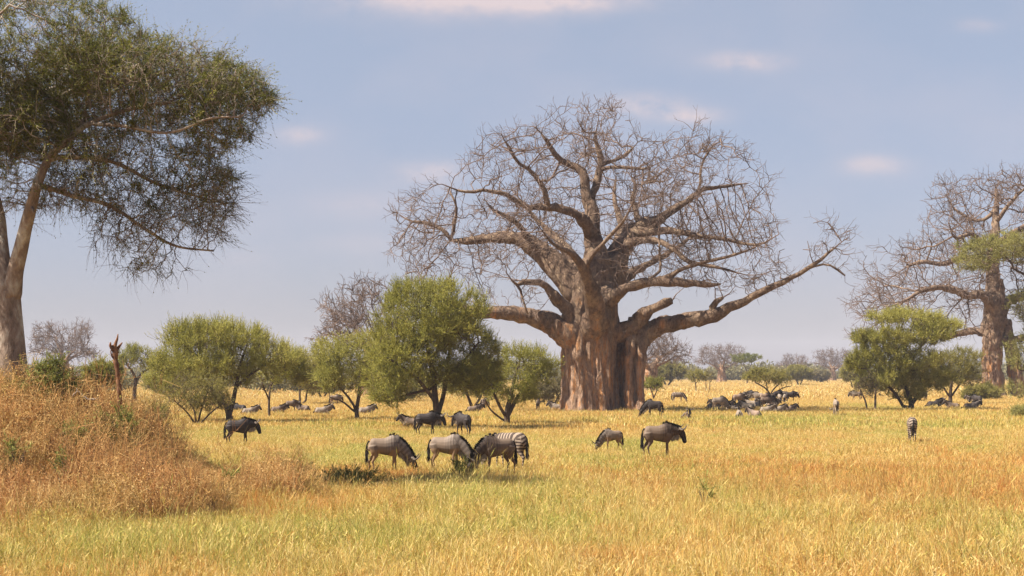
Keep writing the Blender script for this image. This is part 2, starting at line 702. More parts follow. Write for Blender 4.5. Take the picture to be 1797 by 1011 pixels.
def scatter(name, protos, pts, pick, rot, scl, mat, extra=None):
    """ONE object: its mesh holds the tuft shapes and the scatter points, geometry nodes put a tuft on each point"""
    g = Geo()
    for k, pg in enumerate(protos):
        v = np.concatenate(pg.v)
        q = np.concatenate(pg.q) if pg.q else None
        t = np.concatenate(pg.t) if pg.t else None
        g.add(v, q, t, proto=float(k), tint=np.concatenate(pg.a['tint']), pick=0, rot=0, tilt=0, scl=1,
              **{e: 0 for e in (extra or {})})
    g.add(pts, None, None, proto=-1.0, tint=0, pick=pick, rot=rot, tilt=np.random.default_rng(5).normal(size=len(pts)) * 0.10,
          scl=scl, **(extra or {}))
    me = g.mesh(name)
    o = mesh_obj(name, me, mat)
    ng = bpy.data.node_groups.new(name + '_scatter', 'GeometryNodeTree')
    ng.interface.new_socket('Geometry', in_out='INPUT', socket_type='NodeSocketGeometry')
    ng.interface.new_socket('Geometry', in_out='OUTPUT', socket_type='NodeSocketGeometry')
    N, L = ng.nodes, ng.links
    gi, go = N.new('NodeGroupInput'), N.new('NodeGroupOutput')

    def named(nm, typ='FLOAT'):
        n = N.new('GeometryNodeInputNamedAttribute')
        n.data_type = typ
        n.inputs['Name'].default_value = nm
        return n.outputs['Attribute']
    cmp_ = N.new('FunctionNodeCompare')
    cmp_.data_type = 'FLOAT'
    cmp_.operation = 'LESS_THAN'
    L.new(named('proto'), cmp_.inputs[0])
    cmp_.inputs[1].default_value = -0.5
    sepg = N.new('GeometryNodeSeparateGeometry')
    sepg.domain = 'POINT'
    L.new(gi.outputs[0], sepg.inputs['Geometry'])
    L.new(cmp_.outputs[0], sepg.inputs['Selection'])
    spl = N.new('GeometryNodeSplitToInstances')
    spl.domain = 'POINT'
    L.new(sepg.outputs['Inverted'], spl.inputs['Geometry'])

    def to_int(sock):
        r = N.new('FunctionNodeFloatToInt')
        r.rounding_mode = 'ROUND'
        L.new(sock, r.inputs[0])
        return r.outputs[0]
    L.new(to_int(named('proto')), spl.inputs['Group ID'])
    iop = N.new('GeometryNodeInstanceOnPoints')
    L.new(sepg.outputs['Selection'], iop.inputs['Points'])
    L.new(spl.outputs['Instances'], iop.inputs['Instance'])
    iop.inputs['Pick Instance'].default_value = True
    L.new(to_int(named('pick')), iop.inputs['Instance Index'])
    cx = N.new('ShaderNodeCombineXYZ')
    L.new(named('tilt'), cx.inputs[0])
    L.new(named('rot'), cx.inputs[2])
    L.new(cx.outputs[0], iop.inputs['Rotation'])
    L.new(named('scl'), iop.inputs['Scale'])
    L.new(iop.outputs[0], go.inputs[0])
    md = o.modifiers.new('scatter', 'NODES')
    md.node_group = ng
    tag(o, kind='stuff')
    return o


def grass_proto(rng, n, foot, h0, h1, w, lean, seedheads=0.0):
    g = Geo()
    a = rng.random(n) * 2 * math.pi
    r = foot * np.sqrt(rng.random(n))
    root = np.stack([r * np.cos(a), r * np.sin(a), np.full(n, -0.04)], 1)
    h = h0 + (h1 - h0) * rng.random(n) ** 1.3
    la = rng.random(n) * 2 * math.pi
    ln = lean * (0.2 + rng.random(n))
    d = np.stack([np.cos(la) * ln, np.sin(la) * ln, np.ones(n)], 1)
    d2 = np.stack([np.cos(la) * ln * 2.4, np.sin(la) * ln * 2.4, np.ones(n) * 0.75], 1)
    mid = root + unit(d) * h[:, None] * 0.55
    tip = mid + unit(d2) * h[:, None] * 0.5
    wa = rng.random(n) * math.pi
    side = np.stack([np.cos(wa), np.sin(wa), np.zeros(n)], 1) * (w * (0.6 + 0.8 * rng.random(n)))[:, None] * 0.5
    v = np.stack([root - side, root + side, mid + side * 0.8, mid - side * 0.8, tip], 1).reshape(-1, 3)
    b = np.arange(n)[:, None] * 5
    tint = rng.random(n)
    g.add(v, b + np.array([[0, 1, 2, 3]]), b + np.array([[3, 2, 4]]), tint=np.repeat(tint, 5))
    k = int(n * seedheads)
    if k:
        leaves(g, tip[:k] - unit(d2[:k]) * 0.02, unit(d2[:k]) + rng.normal(size=(k, 3)) * 0.15, h[:k] * 0.22, w * 1.5, rng, np.clip(tint[:k] * 0.5 + 0.4, 0, 1))
    return g


def herb_proto(rng, h, spread, nstem, leafn, leafw):
    """a dry branching herb: thin stems with small withered leaves and seed heads"""
    g = Geo()
    for _ in range(nstem):
        a = rng.random() * 6.283
        hh = h * (0.5 + 0.6 * rng.random())
        d = np.array((math.cos(a) * spread, math.sin(a) * spread, 1.0)) * (1, 1, 1)
        p0 = np.array((math.cos(a) * 0.12 * rng.random(), math.sin(a) * 0.12 * rng.random(), -0.05))
        pts = [p0]
        for k in range(4):
            d = unit(d + rng.normal(size=3) * 0.22)
            pts.append(pts[-1] + d * hh / 4)
        pts = np.array(pts)
        r = np.linspace(0.008, 0.003, 5)
        t0 = rng.random() * 0.9
        prisms(g, pts[:-1], pts[1:], r[:-1], r[1:], 3, tint=t0)
        # side twigs
        m = 9
        k = rng.integers(1, 4, m)
        f = rng.random(m)[:, None]
        b = pts[k] * (1 - f) + pts[k + 1] * f
        dd = unit(rng.normal(size=(m, 3)) + np.array((0, 0, 0.9)))
        e = b + dd * (hh * 0.22 * (0.6 + rng.random(m)))[:, None]
        prisms(g, b, e, 0.004, 0.002, 3, tint=t0)
        f = rng.random((leafn, 1))
        kk = rng.integers(0, m, leafn)
        lb = np.where(rng.random((leafn, 1)) < 0.7, b[kk] * (1 - f) + e[kk] * f, pts[2] * (1 - f) + pts[4] * f)
        leaves(g, lb, rng.normal(size=(leafn, 3)) + np.array((0, 0, 0.4)), leafw * (0.8 + 1.2 * rng.random(leafn)), leafw * 0.5, rng, np.clip(0.35 + 0.65 * rng.random(leafn), 0, 1))
    return g


def grass_mat():
    m, nt, b = new_mat('dry_grass')
    t = attr_n(nt, 'tint')
    red = attr_n(nt, 'red', 'INSTANCER')
    grn = attr_n(nt, 'green', 'INSTANCER')
    straw = ramp(nt, t, [(0.0, (0.20, 0.105, 0.035)), (0.14, (0.52, 0.26, 0.065)), (0.36, (0.66, 0.42, 0.11)), (0.50, (0.40, 0.34, 0.07)), (0.62, (0.71, 0.50, 0.155)), (0.85, (0.78, 0.62, 0.26)), (1.0, (0.84, 0.73, 0.41))])
    rust = ramp(nt, t, [(0.0, (0.16, 0.065, 0.022)), (0.25, (0.50, 0.18, 0.045)), (0.55, (0.64, 0.32, 0.085)), (0.75, (0.46, 0.31, 0.08)), (1.0, (0.76, 0.52, 0.23))])
    green = ramp(nt, t, [(0.0, (0.10, 0.12, 0.025)), (0.3, (0.26, 0.30, 0.06)), (0.55, (0.46, 0.43, 0.085)), (0.75, (0.62, 0.44, 0.12)), (1.0, (0.74, 0.64, 0.27))])
    c = mix_n(nt, red, straw, rust)
    c = mix_n(nt, grn, c, green)
    nt.links.new(c, b.inputs['Base Color'])
    b.inputs['Roughness'].default_value = 0.7
    tr = nt.nodes.new('ShaderNodeBsdfTranslucent')
    nt.links.new(c, tr.inputs['Color'])
    mx = nt.nodes.new('ShaderNodeMixShader')
    mx.inputs[0].default_value = 0.3
    nt.links.new(b.outputs[0], mx.inputs[1])
    nt.links.new(tr.outputs[0], mx.inputs[2])
    nt.links.new(mx.outputs[0], nt.nodes['Material Output'].inputs[0])
    return m


M_GRASS = grass_mat()
# patches seen in the field: px, py, half-width px, half-height px, amount
RED_PATCH = [(1240, 845, 90, 40, 0.9), (1450, 850, 160, 55, 0.9), (1690, 870, 170, 90, 0.95), (1050, 845, 90, 25, 0.5), (1400, 960, 200, 50, 0.75),
             (700, 838, 45, 10, 0.9), (1180, 925, 180, 35, 0.6), (480, 905, 110, 35, 0.6), (240, 920, 200, 40, 0.35), (1640, 790, 190, 25, 0.35),
             (690, 750, 120, 15, 0.35), (1560, 925, 180, 60, 0.8), (1040, 990, 160, 40, 0.75)]
GREEN_PATCH = [(1350, 737, 190, 9, 1.0), (1570, 718, 60, 7, 0.8), (600, 858, 100, 17, 0.9), (760, 885, 200, 25, 0.45), (150, 980, 240, 50, 0.6), (420, 965, 150, 50, 0.55),  # strips by the baobab and big acacia also paint in their cast shadows as green
               (620, 795, 60, 14, 0.6), (820, 835, 60, 16, 0.7), (980, 820, 160, 30, 0.4), (720, 975, 170, 45, 0.6), (980, 930, 110, 40, 0.6), (1500, 745, 300, 10, 0.55),
               (540, 760, 130, 20, 0.4), (880, 795, 250, 25, 0.4), (1700, 745, 100, 12, 0.5), (1100, 790, 100, 14, 0.5), (1240, 890, 60, 18, 0.5), (1650, 990, 120, 30, 0.35)]


def patches(x, y, rows):
    """amount of each world-fixed patch at ground points"""
    out = np.zeros(len(x))
    for (px, py, rx, ry, amt) in rows:
        D = F * CAMZ / (py - HY)
        D1 = F * CAMZ / (py + ry - HY)
        D0 = F * CAMZ / max(py - ry - HY, 8)
        cx_, rx_ = (px - CX) * D / F, rx * D / F
        ry_ = max((D0 - D1) / 2, 0.5)
        out = np.maximum(out, amt * np.exp(-((x - cx_) / rx_) ** 2 - ((y - D) / ry_) ** 2))
    return out


def scrub_mask(x, y):
    """how much rusty scrub grows here: the low mound on the left and its skirt"""
    m = np.exp(-((x + 11.3) / 4.7) ** 2 - ((y - 39.5) / 7.2) ** 2) * 1.4
    m = np.maximum(m, 0.85 * np.exp(-((x + 7.6) / 2.0) ** 2 - ((y - 37.0) / 4.2) ** 2))
    m = np.maximum(m, 0.62 * np.exp(-((x + 6.6) / 2.4) ** 2 - ((y - 41.0) / 5.5) ** 2))
    return m + 0.55 * (vnoise(x, y, 1.9, 8) - 0.5)


def wedge(rng, y0, y1, n, margin=1.25):
    # points spread evenly over the ground between two distances, a bit wider than the view
    u = rng.random(n)
    y = np.sqrt(y0 * y0 + u * (y1 * y1 - y0 * y0))
    half = y * (CX / F) * margin + 2.0
    x = (rng.random(n) * 2 - 1) * half
    return x, y


def build_grass():
    rng = np.random.default_rng(11)
    near = [grass_proto(rng, 95, 0.26, 0.10, 0.46, 0.0065, 0.4 + 0.12 * (_ % 4), 0.12) for _ in range(5)] + [herb_proto(rng, 0.34, 0.7, 9, 26, 0.024)] + \
           [grass_proto(rng, 30, 0.16, 0.30, 0.66, 0.005, 0.20, 0.4) for _ in range(2)] + [grass_proto(rng, 8, 0.14, 0.65, 1.0, 0.0055, 0.26, 0.5)]
    mid = [grass_proto(rng, 110, 0.46, 0.06, 0.30, 0.009, 0.35 + 0.12 * (_ % 4), 0.10) for _ in range(6)] + \
          [grass_proto(rng, 34, 0.30, 0.15, 0.38, 0.008, 0.20, 0.3) for _ in range(2)]
    far = [grass_proto(rng, 150, 1.2, 0.08, 0.28, 0.018, 0.35, 0.05) for _ in range(5)]
    vfar = [grass_proto(rng, 150, 2.8, 0.1, 0.34, 0.05, 0.4, 0.0) for _ in range(4)]
    protos = near + mid + far + vfar
    bands = [(23, 46, 15000, 0, 6, 3), (44, 92, 26000, 9, 6, 2), (88, 210, 26000, 17, 5, 0), (200, 760, 30000, 22, 4, 0)]
    X, Y, K, S = [], [], [], []
    for (y0, y1, n, k0, na, nb) in bands:
        x, y = wedge(rng, y0, y1, n)
        tall = rng.random(n) < (0.15 if nb else 0) * (0.1 + 1.7 * vnoise(x, y, 3.0, 21) ** 1.5) * np.where((y > 44) & (y < 90), 0.55, 1.0)
        k = np.where(tall, k0 + na + rng.integers(0, max(nb, 1), n), k0 + rng.integers(0, na, n))
        s = 0.7 + 0.6 * rng.random(n)
        s *= 0.55 + 0.45 * vnoise(x, y, 5.0, 22) + 0.5 * vnoise(x, y, 1.2, 23)
        clump = vnoise(x, y, 0.9, 71) * 0.6 + vnoise(x, y, 2.4, 72) * 0.4
        keep = (clump > 0.20 + 0.16 * rng.random(n)) | (y > 110)
        keep &= scrub_mask(x, y) < 0.40 + 0.25 * rng.random(n)
        X.append(x[keep]); Y.append(y[keep]); K.append(k[keep]); S.append(s[keep])
    x, y, k, s = map(np.concatenate, (X, Y, K, S))
    n = len(x)
    noise_r = vnoise(x, y * 0.6, 6.0, 31) * 0.6 + vnoise(x, y, 1.6, 32) * 0.4
    noise_g = vnoise(x, y * 0.6, 5.0, 41) * 0.6 + vnoise(x, y, 1.3, 42) * 0.4
    big = vnoise(x, y * 0.5, 11.0, 33)
    red = patches(x, y, RED_PATCH) * np.clip(noise_r * 3.4 - 0.65, 0.1, 1.25) + np.clip((noise_r * 0.6 + big * 0.4 - 0.44) * 3.0, 0, 0.75) * np.clip((75 - y) / 15, 0.15, 1)
    green = patches(x, y, GREEN_PATCH) * (0.6 + noise_g) + np.clip((noise_g - 0.46) * 2.6, 0, 0.75) * np.clip((140 - y) / 40, 0, 1)
    red = red + 0.30 * np.clip((x / y) * 3.0 + 0.1, 0, 1) * np.clip((68 - y) / 12, 0, 1) * (0.4 + noise_r)
    red = np.clip(red + 0.42 * rng.normal(size=n) * (y < 140), 0, 1)
    green = np.clip(green + 0.46 * rng.normal(size=n) * (y < 140), 0, 1)
    pts = np.stack([x, y, ground(x, y)], 1)
    scatter('grass', protos, pts, k, rng.random(n) * 6.283, s, M_GRASS, dict(red=red, green=green))


build_grass()


def build_scrub():
    rng = np.random.default_rng(12)
    m, nt, b = new_mat('rusty_scrub')
    t = attr_n(nt, 'tint')
    red = attr_n(nt, 'red', 'INSTANCER')
    rust = ramp(nt, t, [(0.0, (0.12, 0.055, 0.024)), (0.25, (0.30, 0.135, 0.05)), (0.5, (0.50, 0.24, 0.08)), (0.8, (0.60, 0.35, 0.13)), (1.0, (0.74, 0.55, 0.28))])
    straw = ramp(nt, t, [(0.0, (0.16, 0.13, 0.035)), (0.3, (0.34, 0.30, 0.07)), (0.5, (0.54, 0.36, 0.11)), (1.0, (0.72, 0.55, 0.24))])
    nt.links.new(mix_n(nt, red, straw, rust), b.inputs['Base Color'])
    protos = [herb_proto(rng, 1.15, 0.45, 13, 22, 0.030) for _ in range(5)] + [herb_proto(rng, 1.6, 0.30, 8, 18, 0.028) for _ in range(2)] + [herb_proto(rng, 2.3, 0.22, 7, 16, 0.028) for _ in range(2)] + \
             [grass_proto(rng, 60, 0.3, 0.3, 0.8, 0.010, 0.35, 0.4) for _ in range(3)]
    n = 17000
    x = -11.0 + (rng.random(n) * 2 - 1) * 11
    y = 28 + rng.random(n) * 30
    mk = scrub_mask(x, y)
    keep = mk > 0.34 + 0.25 * rng.random(n)
    # bare hollow in the front flank
    hol = np.maximum(np.exp(-((x + 10.2) / 0.5) ** 2 - ((y - 35.5) / 0.9) ** 2), 1.4 * (vnoise(x, y, 1.1, 67) - 0.55))
    keep &= hol < 0.35
    x, y, mk = x[keep], y[keep], mk[keep]
    n = len(x)
    k = np.where(rng.random(n) < 0.7, rng.integers(0, 7, n), rng.integers(9, 12, n))
    k = np.where((rng.random(n) < 0.16 * vnoise(x, y, 1.7, 66)) & (mk > 0.75) & (np.abs(x + 12.0) > 0.9), rng.integers(7, 9, n), k)
    s = np.clip(0.46 + 0.42 * mk, 0.42, 0.95) * (0.65 + 0.6 * rng.random(n)) * (0.30 + 0.95 * vnoise(x, y, 2.0, 61))
    red = np.clip(0.50 + 0.5 * (mk - 0.3) + 1.0 * (vnoise(x, y, 1.8, 62) - 0.5) + 0.25 * rng.normal(size=n), 0, 1)
    scatter('dry_scrub', protos, np.stack([x, y, ground(x, y)], 1), k, rng.random(n) * 6.283, s, m, dict(red=red))


build_scrub()

# ------------------------------------------------------------------ baobabs


def remeshed(geo, name, voxel, smooth_it, origin=(0, 0, 0)):
    me = geo.mesh(name + '_raw', origin)
    tmp = bpy.data.objects.new(name + '_raw', me)
    COL.objects.link(tmp)
    md = tmp.modifiers.new('r', 'REMESH')
    md.mode = 'VOXEL'
    md.voxel_size = voxel
    if smooth_it:
        sm = tmp.modifiers.new('s', 'SMOOTH')
        sm.factor = 0.5
        sm.iterations = smooth_it
    dg = bpy.context.evaluated_depsgraph_get()
    dg.update()
    out = bpy.data.meshes.new_from_object(tmp.evaluated_get(dg))
    out.name = name
    bpy.data.objects.remove(tmp)
    bpy.data.meshes.remove(me)
    out.polygons.foreach_set('use_smooth', np.ones(len(out.polygons), bool))
    return out


def verts_of(me):
    v = np.zeros(len(me.vertices) * 3, np.float32)
    me.vertices.foreach_get('co', v)
    return v.reshape(-1, 3).astype(float)


def column(geo, rows, seed, ridges=19, amp=0.17, sides=96, flute_top=9.0):
    """fluted stem: rows x y z rx ry"""
    rng = np.random.default_rng(seed)
    rows = np.asarray(rows, float)
    zs = np.linspace(rows[0, 2], rows[-1, 2], 60)
    R = np.stack([np.interp(zs, rows[:, 2], rows[:, k]) for k in range(5)], 1)
    th = np.linspace(0, 2 * math.pi, sides, endpoint=False)
    ph = rng.random(6) * 6.283
    V = []
    for i, (x, y, z, rx, ry) in enumerate(R):
        wob = 0.25 * math.sin(z * 0.9 + ph[3])
        rid = np.abs(np.sin(0.5 * ridges * th + ph[0] + wob + 0.8 * np.sin(3 * th + ph[1]))) + 0.5 * np.abs(np.sin(0.5 * (ridges * 2 + 3) * th + ph[2] + wob * 2))
        a = amp * max(0.12, min(1.0, (flute_top - z) / 4.0))
        rid = rid * (0.35 + 0.75 * np.clip(0.5 + 0.6 * np.sin(2 * th + ph[5] + 0.3 * z) * np.sin(5 * th + ph[0] - 0.2 * z) + 0.25 * np.sin(11 * th + z), 0, 1))
        f = 1 - a * 0.9 + a * rid * 1.1 + 0.035 * np.sin(2 * th + ph[4])
        V.append(np.stack([x + rx * f * np.cos(th), y + ry * f * np.sin(th), np.full(sides, z)], 1))
    n = len(V)
    V = np.concatenate(V + [R[:1, :3], R[-1:, :3]])
    i = np.arange(n - 1)[:, None] * sides
    j = np.arange(sides)[None, :]
    j2 = (j + 1) % sides
    q = np.stack([i + j, i + j2, i + sides + j2, i + sides + j], -1).reshape(-1, 4)
    jj = np.arange(sides)
    t = np.concatenate([np.stack([np.full(sides, n * sides), (jj + 1) % sides, jj], -1),
                        np.stack([np.full(sides, n * sides + 1), (n - 1) * sides + jj, (n - 1) * sides + (jj + 1) % sides], -1)])
    geo.add(V, q, t)


def make_baobab(label, D, cols, limbs, blobs, seed, natt, step, voxel, thin, tip, twigs, kill, infl, group=None, root_r=0.42, twig_len=0.4, gap_f=0.22):
    rng = np.random.default_rng(seed)
    base = np.array(cols[0][0][:3])
    root = empty('baobab_tree', base)
    tag(root, label, 'tree', group)
    tg = Geo()
    for k, c in enumerate(cols):
        column(tg, c, seed + k)
    limb_paths = [np.array(l) for l in limbs]
    for lp in limb_paths:
        if lp[-1, 3] < lp[0, 3] * 0.45:
            lp[-1, 3] = min(lp[-1, 3], max(tip * 1.6, lp[-1, 3] * 0.35))
    # thick roots of the boughs melt into the trunk
    for lp in limb_paths:
        rs = resample(lp, 0.5)
        keep = rs[:, 3] > root_r
        n = len(rs) if keep.all() else int(np.argmin(keep))
        if n >= 3:
            rs = rs[:n + 1]
            jitter = np.cumsum(rng.normal(size=(len(rs), 3)) * 0.02, 0)
            tube(tg, rs[:, :3] + jitter * 0, rs[:, 3] * 1.03, 20)
    me = remeshed(tg, 'trunk', voxel, 1, base)
    v = verts_of(me)
    nrm = np.zeros(len(me.vertices) * 3, np.float32)
    me.vertices.foreach_get('normal', nrm)
    nrm = nrm.reshape(-1, 3)
    d = np.array([mnoise.noise(Vector((p[0] * 0.8, p[1] * 0.8, p[2] * 0.5))) * 0.16 + mnoise.noise(Vector((p[0] * 2.3, p[1] * 2.3, p[2] * 1.1))) * 0.13 - abs(mnoise.noise(Vector((p[0] * 1.4 + 9, p[1] * 1.4, p[2] * 0.7)))) * 0.16 for p in v])
    d *= np.clip(voxel / 0.09, 0.5, 1.2)
    v = v + nrm * d[:, None]
    me.vertices.foreach_set('co', v.astype(np.float32).ravel())
    me.update()
    mesh_obj('trunk', me, M_BAOBAB, root)
    # crown
    pos, par, rad, lid = seeds_from(limb_paths, step)
    ns = len(pos)
    att = in_blobs(rng, blobs, int(natt * 2.2), 0.25)
    gap = np.array([mnoise.noise(Vector(a_ * gap_f) + Vector((seed * 3.1, 7.7, 1.3))) for a_ in att])
    att = att[np.argsort(-gap + rng.normal(size=len(gap)) * 0.10)[:natt]]
    X, par, lid = colonize(rng, pos, par, lid, att, step, infl, kill, 90, (0, 0, 0.04), 0.20, 3, 0.7)
    r = pipe_radius(par, tip, 1.76, rad)
    # young growth off a seed stays thinner than the bough it leaves
    for i in range(ns, len(X)):
        r[i] = min(r[i], 0.72 * r[par[i]] if par[i] < ns else r[par[i]])
    # kinks and knuckles
    wob = rng.normal(size=(ns, 3)) * np.minimum(np.array(rad)[:, None] * 0.16, 0.07)
    X[:ns] += wob
    r[:ns] *= 1 + 0.10 * rng.normal(size=ns).clip(-1.5, 1.8)
    k = np.arange(len(X)) >= ns
    X[k] += rng.normal(size=(k.sum(), 3)) * step * 0.10
    kids = np.zeros(len(X), int)
    np.add.at(kids, par[par >= 0], 1)
    for L in range(len(limb_paths)):
        sel = lid == L
        if sel.sum() < 3:
            continue
        g = Geo()
        thick = sel & (r >= thin)
        for c in chains(par, r, thick):
            rr = r[c].copy()
            rr[0] = min(rr[0], rr[1] * 1.35)
            if len(c) == 2 and c[0] < ns:
                pass
            tube(g, X[c], rr, 10 if rr.max() > 0.25 else 6)
        limb = mesh_obj('limb', g.mesh('limb', base), M_BAOBAB, root) if g.n else root
        tw = Geo()
        ed = np.where(sel & ~thick & (par >= 0))[0]
        if len(ed):
            prisms(tw, X[par[ed]], X[ed], np.minimum(r[par[ed]], r[ed] * 1.4), r[ed], 4)
            # short kinked twigs along and at the ends
            idx = rng.choice(ed, int(len(ed) * twigs))
            d0 = unit(X[idx] - X[par[idx]])
            p = X[idx] + (X[par[idx]] - X[idx]) * rng.random((len(idx), 1))
            cen = np.average(np.asarray(blobs)[:, :3], axis=0, weights=np.asarray(blobs)[:, 6]) - (0, 0, 3)
            dd = unit(d0 * 0.6 + unit(p - cen) * 0.5 + rng.normal(size=p.shape) * 0.62)
            rr = np.full(len(idx), tip * 0.95)
            for s in range(3):
                ln = twig_len * (0.6 + 0.8 * rng.random((len(idx), 1)))
                e = p + dd * ln
                prisms(tw, p, e, rr, rr * 0.75, 3)
                # forked tip
                if s == 1:
                    d3 = unit(dd + rng.normal(size=p.shape) * 0.8)
                    prisms(tw, e, e + d3 * ln * 1.1, rr * 0.75, rr * 0.5, 3)
                p = e
                rr = rr * 0.75
                dd = unit(dd + rng.normal(size=p.shape) * 0.45 + np.array((0, 0, 0.12)))
            mesh_obj('twigs', tw.mesh('twigs', base), M_BAOTWIG, limb)
    return root


